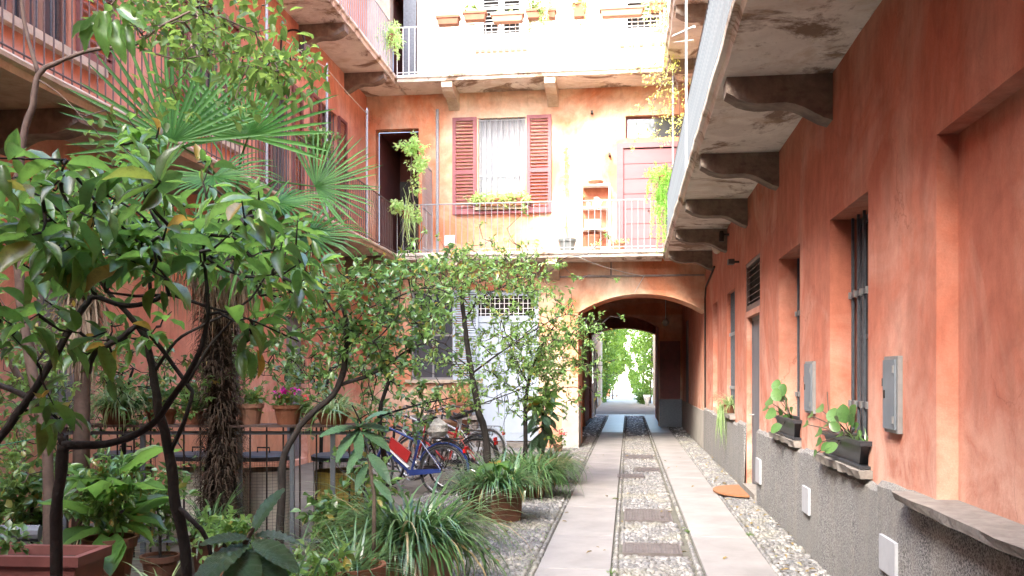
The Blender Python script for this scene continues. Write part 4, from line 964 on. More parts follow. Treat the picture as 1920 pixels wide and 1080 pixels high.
pA = [[(Vector((f0.x-.02, f0.y, 0)), .024), (Vector((f0.x-.015, f0.y, .5)), .021), (D(105, 1010, 3.0), .019), (D(112, 900, 3.0), .018), (D(120, 835, 3.0), .021)],
      dp([(120, 835, 3, .017), (200, 832, 2.98, .015), (280, 800, 2.95, .014), (335, 730, 2.9, .012), (372, 665, 2.9, .010), (390, 590, 2.9, .008), (384, 500, 2.9, .006)]),
      dp([(120, 835, 3, .016), (92, 780, 3.03, .014), (55, 747, 3.05, .012), (0, 722, 3.1, .011), (-80, 690, 3.15, .009)]),
      dp([(-60, 900, 2.8, .017), (0, 820, 2.8, .016), (60, 740, 2.8, .014), (110, 655, 2.83, .013), (160, 572, 2.86, .012), (180, 557, 2.87, .011), (232, 573, 2.9, .010), (283, 566, 2.95, .009), (317, 553, 3, .008), (380, 572, 3.05, .006), (470, 600, 3.1, .004), (560, 640, 3.1, .003)]),
      dp([(180, 557, 2.87, .009), (130, 460, 2.8, .007), (30, 440, 2.8, .005), (-30, 455, 2.8, .004)]),
      dp([(283, 566, 2.95, .008), (270, 470, 2.9, .006), (200, 400, 2.8, .005), (140, 330, 2.75, .004)]),
      dp([(317, 553, 3.0, .007), (285, 440, 2.8, .005), (260, 400, 2.75, .004), (170, 350, 2.7, .003), (130, 320, 2.7, .003)])]
fore_tree('nearest big-leaved tree with forked dark trunk at the left edge', pA,
          [(-60, 330, 290, 480, 2.3, 3.1, .40), (60, 520, 300, 520, 2.5, 3.3, .34), (-60, 200, 480, 640, 2.5, 3.0, .10), (330, 600, 380, 560, 2.8, 3.4, .12), (60, 160, 680, 790, 2.7, 2.9, .03), (400, 600, 540, 660, 2.9, 3.2, .05)], 122, (.045, .13), 290, 11)
g0 = D(345, 1060, 3.7)
pB = [[(ground_under(g0), .027), (D(350, 1080, 3.7), .024), (D(332, 950, 3.68), .022), (D(318, 850, 3.65), .021), (D(298, 770, 3.6), .018), (D(287, 700, 3.6), .016), (D(275, 640, 3.6), .013), (D(250, 600, 3.55), .010), (D(190, 530, 3.5), .008), (D(140, 430, 3.4), .005)],
      dp([(318, 850, 3.65, .012), (345, 790, 3.6, .010), (360, 740, 3.6, .009), (350, 720, 3.6, .009), (300, 650, 3.55, .010), (262, 612, 3.5, .011), (225, 635, 3.5, .013), (180, 660, 3.5, .013), (165, 700, 3.5, .013)]),
      dp([(332, 950, 3.68, .012), (365, 980, 3.6, .012), (385, 1005, 3.6, .011), (395, 1040, 3.6, .01)]),
      dp([(287, 700, 3.6, .009), (330, 640, 3.6, .007), (380, 610, 3.6, .006), (470, 560, 3.7, .005), (520, 470, 3.8, .004)]),
      dp([(350, 720, 3.6, .008), (385, 660, 3.6, .006), (400, 640, 3.6, .006), (445, 590, 3.6, .004)])]
fore_tree('second big-leaved tree with twisted grey stems left of the palm', pB,
          [(0, 420, 300, 520, 3.2, 4.0, .5), (380, 600, 400, 580, 3.4, 4.0, .25), (120, 420, 560, 700, 3.4, 3.8, .12), (200, 330, 220, 300, 3.3, 3.6, .08)], 112, (.04, .10), 260, 12)

# ---------------- vine over the left gallery (top left) ----------------
random.seed(3); np.random.seed(3)
pV = [dp([(42, 262, 5.2, .024), (62, 195, 5.2, .020), (72, 140, 5.2, .018), (105, 118, 5.2, .015), (180, 92, 5.2, .013), (250, 86, 5.2, .010), (300, 50, 5.2, .008), (360, 20, 5.3, .007)])]
pV[0] = [(ground_under(D(95, 960, 5.2)), .034), (D(92, 930, 5.2), .032), (D(84, 800, 5.2), .03), (D(60, 690, 5.2), .028), (D(40, 560, 5.2), .027), (D(30, 420, 5.2), .026)]+pV[0]
pV += [dp([(72, 140, 5.2, .014), (50, 60, 5.2, .013), (40, 0, 5.2, .013), (35, -60, 5.2, .012)]), dp([(165, 90, 5.2, .006), (165, 60, 5.2, .006), (190, 30, 5.1, .005), (225, -10, 5.1, .005)]),
       dp([(72, 150, 5.2, .007), (110, 175, 5.2, .004), (165, 232, 5.2, .003)]), dp([(250, 86, 5.2, .008), (330, 110, 5.3, .006), (420, 100, 5.4, .005), (530, 110, 5.5, .004)])]
vo = thing('climbing_vine', 'woody climber with bright leaves arching over the left gallery at the top', 'climber', pV[0][0][0]); branches(vo, pV, 'bark3')
tips = [D(random.uniform(x0, x1), random.uniform(y0, y1), random.uniform(4.9, 6.0)) for (x0, x1, y0, y1, k) in ((240, 520, -20, 60, 42), (330, 500, 40, 140, 30), (180, 300, -20, 60, 14), (480, 590, 90, 150, 12), (420, 540, 120, 170, 10), (440, 480, 170, 210, 3), (270, 340, 150, 200, 3), (160, 230, 220, 260, 3), (560, 600, 100, 140, 3)) for _ in range(k)]
twig_tree(vo, pV, tips, .004, 'bark2')
T_ = np.repeat(np.array(tips), 8, 0); n = len(T_); Dv = nrm(rdir(n)+np.array([0, 0, -.35])); T_ = T_+rdir(n)*.12
V, Fq = leaves(T_, Dv, nrm(np.array([0, 0, 1.])+rdir(n)*.5), .05+.05*rnd(n), .03+.022*rnd(n), MID); link('foliage', npmesh('foliage', V, Fq, LF['bright']), vo, kind='stuff')
# big dark leaves in its centre
for (x, y, dx, dz, L_) in ((200, 20, 0, -1, .16), (215, 40, .3, -1, .15), (190, 30, -.5, -.8, .14), (222, 15, .8, -.5, .14), (180, 45, -.9, -.3, .11), (235, 45, .3, -.9, .12)):
    put_leaf(vo, fore_me[2], D(x, y, 5.0), (dx, -.2, dz), (.2, -1, .3), L_*1.5)

# ---------------- palm ----------------
def fan_mesh(name, n=30, L=.68, span=4.9, seed=0, droop=.35):
    rs = np.random.RandomState(seed); a = np.linspace(-span/2, span/2, n); parts_V = []; Fs = []; k = 0
    tf = []
    for ai in a:
        l = L*(.78+.22*math.cos(ai*.55))*(.93+.12*rs.rand()); w = .018; e0 = .12*math.cos(ai*2)
        st_ = [0, .3, .6, .8, .93, 1.0]; wd = [.25, .95, 1.0, .7, .35, .02]; dr = droop*(.6+.8*rs.rand())
        tip = rs.randn()*.05
        for t, wk in zip(st_, wd):
            aa = ai+tip*t; c_, s_ = math.cos(aa), math.sin(aa); z = .10*l*t-dr*l*max(0, t-.55)**2*1.4
            r_ = l*t
            for sgn, hz_ in ((-1, 0), (0, -.75), (1, 0)):
                parts_V.append((c_*r_-s_*w*wk*sgn*.8, s_*r_+c_*w*wk*sgn*.8, z+hz_*w*wk*.8))
        for i in range(5):
            b0 = k+i*3
            Fs += [(b0, b0+1, b0+4, b0+3), (b0+1, b0+2, b0+5, b0+4)]
        k += 18
    return npmesh(name, np.array(parts_V), np.array(Fs), LF['palm'])
random.seed(5)
PD = 7.6
pb0 = PZ(412, 990, .25); px0 = D(412, 985, 8.0); top = D(440, 372, 7.7)
po = thing('fan_palm', 'shaggy trunked fan palm rising behind the potted plants', 'palm tree', (px0.x, px0.y, 0))
tr = [(px0.x, px0.y, .02), tuple(D(412, 920, 8)), tuple(D(418, 800, 8)), tuple(D(408, 690, 7.95)), tuple(D(408, 560, 7.9)), tuple(D(425, 450, 7.8)), tuple(top)]
MB().tube(tr, [.15, .14, .115, .125, .11, .09, .05], 12).build('trunk', simple('palm_trunk_fibre', (.035, .026, .02), (.015, .011, .008), 14, .95, 1, 30, stretch=(1, 1, .5), bd=.02), po, sm=True)
# hairy fibre
nf = 5200; tt = rnd(nf)*.93; seg = np.array([Vector(p) for p in tr]); idx = np.minimum((tt*6).astype(int), 5); fr_ = tt*6-idx
Pf = seg[idx]*(1-fr_[:, None])+seg[idx+1]*fr_[:, None]; az = rnd(nf)*6.28; rr = .125-.04*tt
Pf = Pf+np.stack([np.cos(az)*rr, np.sin(az)*rr, 0*az], -1)
V, Fq = blades(Pf, az+np.random.randn(nf)*.4, .5+.6*rnd(nf), .10+.12*rnd(nf), .013, 1.8+1.2*rnd(nf), 3); link('fibre', npmesh('fibre', V, Fq, leafm('dark_fibre', (.022, .016, .012), (.07, .05, .034), None, .95, .1)), po, kind='stuff')
# leaf-base stubs
sb = []
for i in range(46):
    t = random.uniform(.05, .95); k = min(int(t*6), 5); q = Vector(tr[k]).lerp(Vector(tr[k+1]), t*6-k); a = i*2.4; dr_ = Vector((math.cos(a), math.sin(a), .9)).normalized(); q0 = q+Vector((math.cos(a), math.sin(a), 0))*.10
    MB().tube([q0, q0+dr_*random.uniform(.06, .13)], [.022, .012], 5).build('leaf_base', M['bark2'], po)
fans = [fan_mesh('frond', seed=0, droop=.15, L=.80, span=3.3, n=26), fan_mesh('frond', seed=1, droop=.2, L=.78, span=3.5, n=27), fan_mesh('frond', seed=2, droop=.7, L=.68, span=4.6, n=30)]
def frond(hx, hy, hd, tx, ty, td, facing, mi=0, s=1.0, roll=0):
    hub = D(hx, hy, hd); tipp = D(tx, ty, td); ax = (tipp-hub).normalized(); nv = Vector(facing); nv = (nv-ax*nv.dot(ax)).normalized(); sd = nv.cross(ax)
    # petiole
    st_ = Vector(top)+Vector((0, 0, -.05)); md = st_.lerp(hub, .5)+Vector((0, 0, .12))
    f_ = link('frond', fans[mi], po, hub); f_.rotation_mode = 'QUATERNION'; f_.rotation_quaternion = Matrix((ax, sd, nv)).transposed().to_quaternion(); f_.scale = (s, s, s)
    MB().tube([st_, md, hub], [.012, .009, .006], 5, False).build('petiole', LF['palm'], po)
frond(322, 265, 7.0, 300, 110, 7.0, (.3, -1, .1), 0, 1.05)
frond(466, 255, 7.3, 490, 90, 7.3, (-.1, -1, .1), 1, 1.08)
frond(592, 350, 7.5, 740, 290, 7.6, (.1, -.95, .35), 0, .7)
frond(390, 250, 7.9, 375, 70, 8.0, (.9, -.4, .1), 0, .9)
frond(580, 440, 7.2, 700, 520, 6.9, (.3, -.7, .8), 2, .75)
frond(470, 440, 7.0, 560, 600, 6.8, (.2, -1, .4), 2, .95)
frond(350, 420, 7.3, 260, 500, 7.1, (-.3, -.8, .5), 1, .95)

frond(400, 330, 6.9, 440, 420, 6.4, (.0, -.5, .8), 2, .8)
frond(520, 380, 7.0, 640, 430, 6.6, (.1, -.5, .9), 2, .7)
frond(300, 330, 7.6, 200, 300, 7.7, (-.1, -.8, .5), 1, .85)
# hanging dead fronds
nd = 420; c0 = np.array(D(430, 480, 7.7)); V, Fq = blades(c0+np.random.randn(nd, 3)*np.array([.22, .15, .08]), rnd(nd)*6.28, -.9-.5*rnd(nd), .35+.35*rnd(nd), .012, .35, 4); link('dead_fronds', npmesh('dead_fronds', V, Fq, LF['dry']), po, kind='stuff')
# second fibrous palm-like trunk at far left
q = D(150, 690, 7.2); o = thing('yucca', 'pale stem with hanging dry strap leaves behind the left tree', 'yucca', (q.x, q.y, 0))
MB().tube([(q.x, q.y, 0), (q.x+.02, q.y, q.z), tuple(D(160, 560, 7.2))], [.07, .06, .05], 8).build('trunk', M['bark3'], o, sm=True)
nd = 300; V, Fq = blades(np.array(D(155, 560, 7.2))+np.random.randn(nd, 3)*.06, rnd(nd)*6.28, -.6-.7*rnd(nd), .4+.35*rnd(nd), .014, .6, 5); link('dry_leaves', npmesh('dry_leaves', V, Fq, LF['dry']), o, kind='stuff')
nd = 160; V, Fq = blades(np.array(D(155, 540, 7.2))+np.random.randn(nd, 3)*.05, rnd(nd)*6.28, .2+1.2*rnd(nd), .35+.3*rnd(nd), .018, 1.2, 5); link('foliage', npmesh('foliage', V, Fq, LF['palm']), o, kind='stuff')

# ---------------- mid shrubs and small trees ----------------
def shrub(label, paths, boxes, L, m, bark='bark', per=9, tw=.004, name='small_tree', cat='tree', tpl=MID, W=.5, spread=1.0, loc=None, seed=1, group=None, hang=.15):
    random.seed(seed); np.random.seed(seed)
    o = thing(name, label, cat, loc or ground_under(paths[0][0][0]), group); branches(o, paths, bark, 7)
    tips = [D(random.uniform(x0, x1), random.uniform(y0, y1), random.uniform(d0, d1)) for (x0, x1, y0, y1, d0, d1, k) in boxes for _ in range(k)]
    tips = [t+Vector((random.gauss(0, .17), random.gauss(0, .12), random.gauss(0, .13)))*(1 if random.random() < .85 else 2.2)*(t.y/12 if t.y < 12 else 1) for t in tips]
    tips = [t for t in tips if t.z > .05]
    twig_tree(o, paths, tips, tw, bark)
    T_ = np.repeat(np.array(tips), per, 0); n = len(T_); Dv = nrm(rdir(n)+np.array([0, 0, -hang+.1])); T_ = T_+rdir(n)*L*spread*rnd(n)[:, None]
    V, Fq = leaves(T_, Dv, nrm(np.array([0, 0, 1.])+rdir(n)*.6), L*(.6+.6*rnd(n)), L*W*(.7+.5*rnd(n)), tpl)
    link('crown', npmesh('crown', V, Fq, LF[m]), o, kind='stuff'); return o
g0 = D(520, 1000, 6.4)
p3 = [[(ground_under(g0), .035), (D(528, 930, 6.4), .028), (D(535, 850, 6.4), .024), (D(575, 785, 6.4), .022), (D(625, 740, 6.4), .022), (D(645, 690, 6.4), .022), (D(650, 620, 6.4), .018), (D(640, 560, 6.4), .010)],
      dp([(650, 650, 6.4, .012), (700, 600, 6.5, .010), (740, 560, 6.5, .008), (790, 540, 6.5, .005)]), dp([(640, 720, 6.4, .018), (700, 700, 6.5, .014), (760, 660, 6.5, .010), (800, 640, 6.6, .006)]),
      dp([(650, 620, 6.4, .010), (610, 560, 6.4, .007), (590, 500, 6.3, .005)]), dp([(655, 640, 6.4, .009), (700, 640, 6.2, .007), (740, 600, 6.1, .005)])]
shrub('tangled dark evergreen shrub between the palm and the pale blue doors', p3,
      [(570, 830, 500, 640, 6.0, 7.2, 190), (640, 790, 620, 700, 6.2, 7.0, 60), (540, 660, 540, 700, 6.2, 6.9, 40), (650, 790, 480, 530, 6.2, 7.0, 26)], .062, 'middark', per=8, seed=21, W=.55)
p4 = [[(ground_under(D(915, 900, 12.2)), .055), (D(912, 830, 12.2), .05), (D(895, 760, 12.2), .045), (D(883, 690, 12.2), .038), (D(872, 610, 12.2), .032), (D(866, 550, 12.2), .025), (D(880, 520, 12.2), .012)],
      dp([(872, 600, 12.2, .018), (900, 560, 12.2, .014), (960, 530, 12.2, .010), (1010, 510, 12.2, .006)]), dp([(868, 560, 12.2, .016), (840, 520, 12.2, .010), (800, 500, 12.2, .007)]),
      dp([(885, 700, 12.2, .018), (940, 660, 12.0, .012), (1000, 620, 12.0, .010), (1060, 590, 12.0, .006), (1100, 600, 12, .004)]), dp([(883, 690, 12.2, .014), (840, 660, 12.2, .01), (800, 640, 12.2, .007)]),
      dp([(895, 760, 12.2, .012), (950, 740, 12.2, .009), (1000, 720, 12.2, .006)])]
shrub('slender spreading tree in front of the pale blue double door', p4,
      [(790, 1030, 488, 560, 11.2, 13.0, 240), (850, 1000, 470, 500, 11.4, 12.6, 50), (790, 1050, 560, 700, 11.4, 12.8, 190), (810, 970, 690, 790, 11.6, 12.6, 80), (1030, 1080, 540, 580, 11.6, 12.2, 7)], .070, 'mid', per=8, seed=22, tw=.005, hang=.0)
p5 = [[(ground_under(D(985, 880, 12.8)), .04), (D(985, 800, 12.8), .03), (D(990, 720, 12.8), .026), (D(1010, 660, 12.8), .018), (D(1040, 610, 12.8), .010)],
      dp([(990, 720, 12.8, .014), (960, 660, 12.8, .010), (940, 600, 12.8, .006)]), dp([(1010, 660, 12.8, .012), (1060, 640, 12.8, .008), (1090, 600, 12.8, .005)])]
shrub('leafy small tree close to the left side of the arch', p5, [(960, 1100, 610, 700, 12.2, 13.4, 190), (1020, 1115, 590, 640, 12.3, 13.2, 50), (950, 1070, 680, 770, 12.4, 13.2, 80)], .070, 'mid', per=9, seed=23, tw=.005)
# olive-ish thin stems behind on far left
p6 = [[(ground_under(D(90, 940, 5.6)), .035), (D(88, 880, 5.6), .03), (D(70, 770, 5.6), .026), (D(20, 680, 5.6), .02), (D(-20, 600, 5.6), .015)], dp([(70, 770, 5.6, .015), (85, 700, 5.6, .012), (60, 640, 5.6, .008)])]
shrub('tan stemmed shrub at the far left edge behind the forked tree', p6, [(-40, 110, 600, 720, 5.2, 6.2, 60), (-40, 80, 720, 900, 5.4, 6.2, 40)], .06, 'mid', 'bark3', per=9, seed=24)
p7 = [[(ground_under(D(230, 900, 8.6)), .03), (D(232, 820, 8.6), .022), (D(240, 730, 8.6), .015), (D(250, 690, 8.6), .01)]]
shrub('low dense shrub behind the left planters under the orange wall', p7, [(20, 390, 660, 760, 7.6, 9.5, 150), (20, 360, 760, 900, 7.8, 9.4, 70)], .075, 'middark', per=9, seed=25, name='shrub', cat='shrub')
p8 = [[(ground_under(D(600, 960, 9.2)), .03), (D(602, 840, 9.2), .02), (D(610, 740, 9.2), .015), (D(620, 690, 9.2), .01)]]
shrub('round bushy shrub beyond the flower pots left of the bicycles', p8, [(440, 720, 655, 730, 8.6, 10.2, 110), (560, 760, 730, 800, 8.8, 9.8, 50)], .075, 'middark', per=9, seed=26, name='shrub', cat='shrub')
p9 = [[(ground_under(D(715, 1000, 7.6)), .03), (D(722, 880, 7.6), .025), (D(712, 780, 7.6), .02), (D(735, 700, 7.6), .012)], dp([(722, 900, 7.6, .012), (690, 820, 7.6, .01), (660, 760, 7.6, .006)]), dp([(712, 780, 7.6, .012), (780, 760, 7.6, .009), (850, 745, 7.5, .005)])]
shrub('thin upright dark stemmed sapling just left of the bicycles', p9, [(680, 880, 700, 790, 7.2, 8.0, 26), (650, 730, 800, 960, 7.3, 7.9, 22)], .08, 'middark', per=6, seed=27, tw=.004)
# ---------------- low railing with a shelf, and wire bins ----------------
random.seed(31); np.random.seed(31)
fa = D(112, 800, 8.0); fb = D(692, 800, 8.0); SZ = 1.14
fo = thing('plant_rack', 'long iron railing carrying a dark shelf of flower pots before the wire bins', 'plant rack', (fa.x, fa.y, 0))
fd = (fb-fa); fd.z = 0; fl = fd.length; fd.normalize(); fn_ = Vector((-fd.y, fd.x, 0))
def fpt(t, z=0, o=0): p = fa+fd*t+fn_*o; return Vector((p.x, p.y, z))
Rf = Matrix.Rotation(math.atan2(fd.y, fd.x), 3, 'Z')
def ft(px): return (D(px, 800, 8.0)-fa).dot(fd)
thick = MB().cbox((0, 0, SZ/2), (.04, .03, SZ), Rf).mesh('post', M['greymetal'])
for px in (121, 150, 268, 450, 548, 624, 687): p = fpt(ft(px)); link('post', thick, fo, (p.x, p.y, 0))
thin = MB().tube([(0, 0, 0), (0, 0, SZ)], .008, 5, False).mesh('rod', M['iron'])
for k in range(int(fl/.145)): p = fpt(.07+k*.145); link('rod', thin, fo, (p.x, p.y, 0))
MB().cbox(fpt(fl/2, SZ+.012, .05), (fl, .30, .02), Rf).build('shelf', M['raild'], fo)
MB().cbox(fpt(fl/2, SZ-.06, -.02), (fl, .012, .03), Rf).cbox(fpt(fl/2, .15, -.02), (fl, .012, .03), Rf) and None
MB().cbox(fpt(fl/2, SZ-.05, -.022), (fl, .012, .03), Rf).build('top_rail', M['greymetal'], fo); MB().cbox(fpt(fl/2, .15, -.022), (fl, .012, .03), Rf).build('bottom_rail', M['greymetal'], fo)
bagw = simple('pale_bin_liner', (.80, .77, .66), (.66, .62, .50), 5, .6, .5, 12, bd=.03); bagy = simple('yellow_bin_liner', (.40, .30, .06), (.22, .19, .06), 5, .5, .5, 12, bd=.03)
wirem = simple('dark_wire', (.09, .085, .075), (.05, .045, .04), 20, .5, 0, metal=.4)
def wbin(px, dd, bag, lab):
    c = D(px, 800, dd); o = thing('wire_bin', lab, 'bin', (c.x, c.y, 0), 'round wire mesh bins behind the railing'); r = .27; h = .80
    w = MB()
    for i in range(36):
        a = i*2*math.pi/36; x, y = c.x+r*math.cos(a), c.y+r*math.sin(a); w.tube([(x, y, .04), (x, y, h)], .0013, 3, False)
    for k in range(26): w.ring((c.x, c.y, .04+k*.03), r, .0013, 'Z', 24, 3)
    w.build('wire_mesh', wirem, o, kind='stuff')
    MB().lathe([(r+.02, h-.01), (r+.025, h+.03), (r, h+.045), (.001, h+.055)], (c.x, c.y, 0), 28).build('lid', simple('dark_bin_lid', (.10, .115, .13), (.06, .07, .08), 6, .6, .1), o)
    MB().tube([(c.x-.06, c.y, h+.05), (c.x-.06, c.y, h+.10), (c.x+.06, c.y, h+.10), (c.x+.06, c.y, h+.05)], .008, 5).build('handle', M['iron'], o)
    prf = [(.001, .06)]+[(r*.96*(1+.02*math.sin(k*1.7)), .06+k*.07) for k in range(10)]; MB().lathe(prf, (c.x, c.y, 0), 20).build('liner', bag, o, sm=True)
wbin(494, 8.75, bagw, 'wire bin with pale liner just right of the shaggy palm trunk'); wbin(372, 8.8, bagw, 'wire bin with pale liner just left of the shaggy palm trunk')
wbin(642, 8.7, bagy, 'wire bin with yellowish liner under the striped spider plant'); wbin(236, 8.9, bagy, 'wire bin at the left end behind the large spider plant')

# ---------------- potted plants ----------------
def potted(label, c, r, h, m='terra', group=None, name='potted_plant', cat='potted plant'):
    o = thing(name, label, cat, tuple(c), group); add_pot(o, c, r, h, m); return o, Vector(c)+Vector((0, 0, h*.88))
shp = lambda px, o=.05: tuple(fpt(ft(px), SZ+.022, o))
G_SH = 'pots standing on the railing shelf'
o, t = potted('pale terracotta pot with leafy plant on the shelf right of the palm', shp(466), .115, .18, 'terral', G_SH); leafball(o, [(t+Vector((0, 0, .1)), (.16, .14, .13))], 200, .06, 'mid')
o, t = potted('orange pot with magenta flowers on the shelf', shp(537), .125, .17, 'terra', G_SH); leafball(o, [(t+Vector((0, 0, .1)), (.17, .14, .14))], 240, .06, 'mid')
leafball(o, [(t+Vector((0, -.08, .16)), (.10, .06, .05))], 60, .035, 'pink', SMALL, 'flowers', W=.9)
o, t = potted('terracotta bowl with striped spider plant at the right of the shelf', shp(622), .15, .10, 'terra', G_SH); clump(o, t, 170, .42, .018, .06, (.5, 1.5), (1.6, 3.0), 'spider')
o, t = potted('large spider plant spilling over the left part of the shelf', shp(215), .14, .15, 'terrad', G_SH); clump(o, t, 260, .50, .020, .08, (.5, 1.5), (1.6, 3.0), 'spider')
o, t = potted('pot of dense small leaves on the shelf between spider plant and palm', shp(300), .14, .13, 'terra', G_SH); leafball(o, [(t+Vector((0, 0, .12)), (.24, .16, .15))], 420, .055, 'middark')
o, t = potted('terracotta trough plant on the shelf just left of the palm', shp(365), .13, .12, 'terra', G_SH); leafball(o, [(t+Vector((0, 0, .10)), (.20, .16, .12))], 300, .06, 'mid')
o, t = potted('tiny pot with reddish flowers on the shelf beside the magenta one', shp(577), .06, .10, 'terrad', G_SH); leafball(o, [(t+Vector((0, 0, .08)), (.12, .1, .1))], 110, .05, 'mid'); leafball(o, [(t+Vector((0, -.03, .15)), (.06, .05, .03))], 16, .03, 'red', SMALL, 'flowers', W=.9)
# planters along the path
c = PZ(772, 1085, 0); c = D(770, 1030, 6.35); c.z = 0
o = thing('planter', 'big rectangular terracotta planter overflowing with dark strap leaves at the bottom', 'planter', tuple(c)); box_pot(o, c, .52, .44, .47, -.12, 'terral'); clump(o, c+Vector((0, .02, .43)), 760, .74, .023, .2, (.4, 1.5), (1.4, 3.1), sx=.28, sy=.22, rot=-.12)
leafball(o, [(c+Vector((-.25, .1, .75)), (.10, .1, .25))], 60, .12, 'middark', W=.3)
c = PZ(930, 985, 0); c.y += .22
o = thing('planter', 'square weathered terracotta planter with strap leaves beside the bicycles', 'planter', tuple(c)); box_pot(o, c, .40, .40, .40, .62, 'terrad'); clump(o, c+Vector((0, 0, .38)), 460, .56, .027, .2, (.7, 1.5), (1.3, 2.8), sx=.24, sy=.24)
lv = []
for k in range(9):
    a = k*2.4; put_leaf(o, fore_me[k % 6], c+Vector((0, -.05, .62)), (math.cos(a), math.sin(a)-.3, random.uniform(-.5, .4)), (0, -.2, 1), random.uniform(.24, .34))
for (px, dd, nn_, L_, lab) in ((1000, 11.8, 700, .68, 'low pot hidden under arching strap leaves beyond the square planter'), (975, 12.6, 400, .62, 'farther tuft of strap leaves behind the first in the row'), (1035, 13.2, 420, .6, 'small tuft of strap leaves nearest the pier'), (893, 10.6, 160, .5, 'tuft of strap leaves beside the rear bicycle wheel')):
    q = D(px, 800, dd); q.z = 0.02; o, t = potted(lab, q, .19, .28, 'terrad', 'strap leaved pots along the cobbles'); clump(o, t, int(nn_*.75), L_, .027, .2, (.5, 1.5), (1.5, 3.0))
c = D(652, 1050, 5.3); c.z = 0; o, t = potted('wide round terracotta pot rim at the bottom beside the big planter', c, .21, .50, 'terra'); clump(o, t, 150, .5, .014, .12, (.3, 1.4), (.8, 2.0), 'grass')
c = D(560, 1070, 4.9); c.z = 0; o, t = potted('low pot of bright strap leaves at the bottom centre left', c, .17, .42, 'terrad'); clump(o, t, 170, .50, .016, .12, (.3, 1.5), (1.0, 2.2), 'grass'); leafball(o, [(t+Vector((0, 0, .2)), (.3, .2, .14))], 130, .08, 'mid')
c = D(296, 1100, 4.4); c.z = 0; o, t = potted('striped spider plant at the bottom edge below the second tree', c, .14, .50, 'terrad'); clump(o, t, 150, .36, .016, .07, (.5, 1.5), (1.2, 2.4), 'spider')
# stacked pots with strap leaved plant
c = D(206, 1060, 5.0); c.z = 0
o1 = thing('upturned_pot', 'old terracotta pot serving as a stand under the leafy pot', 'pot', tuple(c)); MB().lathe([(.15, 0), (.155, .05), (.13, .06), (.10, .44), (.001, .44)], tuple(c), 20).build('pot', M['terrad'], o1)
c2 = c+Vector((0, 0, .442)); o, t = potted('terracotta pot of long dark leaves at the lower left', c2, .135, .27, 'terrad')
for k in range(22):
    a = k*2.4+random.uniform(-.3, .3); put_leaf(o, fore_me[k % 6], t+Vector((.05*math.cos(a), .05*math.sin(a), random.uniform(0, .35))), (math.cos(a), math.sin(a), random.uniform(-.5, 1.0)), (0, 0, 1), random.uniform(.22, .38))
leafball(o, [(t+Vector((0, 0, .30)), (.24, .2, .22))], 420, .08, 'middark', MID, W=.3)
for (px, py, dd, rr, nn_, L_, mt_, lab) in ((60, 930, 6.4, (.35, .25, .35), 700, .09, 'middark', 'dense low bush at the left edge behind the trough'), (300, 930, 7.0, (.25, .2, .3), 420, .08, 'middark', 'small leafy bush before the railing left of the palm foot'), (420, 1000, 6.6, (.3, .2, .16), 380, .07, 'mid', 'ground-hugging leafy pot plant at the foot of the palm'), (620, 960, 7.2, (.2, .15, .25), 260, .10, 'middark', 'leafy pot plant before the yellowish bins')):
    q = D(px, py, dd); cz_ = q.z; o, t = potted(lab, (q.x, q.y, 0), .14, .22, 'terrad'); leafball(o, [(Vector((q.x, q.y, max(cz_, .45))), rr)], nn_, L_, mt_)
    MB().tube([(q.x, q.y, .18), (q.x, q.y, max(cz_, .45))], .012, 5).build('stem', M['bark'], o)
for (px, py, dd, nn_, lab) in ((130, 900, 5.8, 200, 'striped grassy plant behind the stacked pots'), (390, 870, 7.4, 120, 'thin grassy plant against the railing by the palm')):
    q = D(px, py, dd); o, t = potted(lab, (q.x, q.y, 0), .14, .30, 'terrad'); clump(o, t, nn_, .6, .018, .1, (.6, 1.5), (1.0, 2.4), 'grass')
# pink trough on a bench
c = D(55, 1050, 4.5); c.z = 0
o = thing('low_bench', 'dark low bench carrying the pink trough at the lower left corner', 'bench', tuple(c)); MB().box(c.x-.45, c.y-.16, .42, c.x+.45, c.y+.2, .46).build('seat', M['raild'], o)
for sx in (-.4, .4):
    for sy in (-.12, .16): MB().box(c.x+sx-.02, c.y+sy-.02, 0, c.x+sx+.02, c.y+sy+.02, .419).build('leg', M['raild'], o)
o = thing('planter_trough', 'dusty pink plastic trough at the lower left corner', 'planter', (c.x, c.y, .461)); box_pot(o, (c.x, c.y+.02, .461), .62, .28, .27, .05, 'terrap', .9); leafball(o, [(Vector((c.x-.1, c.y, .78)), (.28, .12, .10))], 120, .06, 'middark')
tag(MB().tube([D(-20, 1000, 4.9), D(75, 1000, 4.95)], .045, 12).build('rolled_mat', simple('grey_roll', (.16, .18, .20), None, 6, .6, .2)), 'grey rolled tube lying above the pink trough', 'roll')
# corrugated big leaves, bottom left
def bigleaf_me(name, seed):
    random.seed(seed); n = 30; v = []; f = []
    for i in range(n+1):
        t = i/n; w = .18*math.sin(math.pi*min(1, t*.92+.04))**.75; h = -.30*t*t
        for j in range(-4, 5):
            s = j/4; z = h+.10*abs(s)*w*2+.016*math.sin((t-abs(s)*.14)*52)*min(1, abs(s)*3)
            v.append((t, s*w, z))
    for i in range(n):
        for j in range(8): a = i*9+j; f.append((a, a+1, a+10, a+9))
    me = bpy.data.meshes.new(name); me.from_pydata(v, [], f); me.materials.append(LF['big']); smooth(me); return me
bl_me = [bigleaf_me('leaf', i) for i in range(2)]
c = D(455, 1110, 3.5); o = thing('potted_plant', 'tall pot with huge dark corrugated leaves at the bottom left', 'potted plant', (c.x, c.y, 0)); add_pot(o, (c.x, c.y, 0), .15, .62, 'terrad')
MB().tube([(c.x, c.y, .5), D(458, 1020, 3.5), D(476, 990, 3.5)], [.014, .012, .007], 6).build('stem', M['bark2'], o)
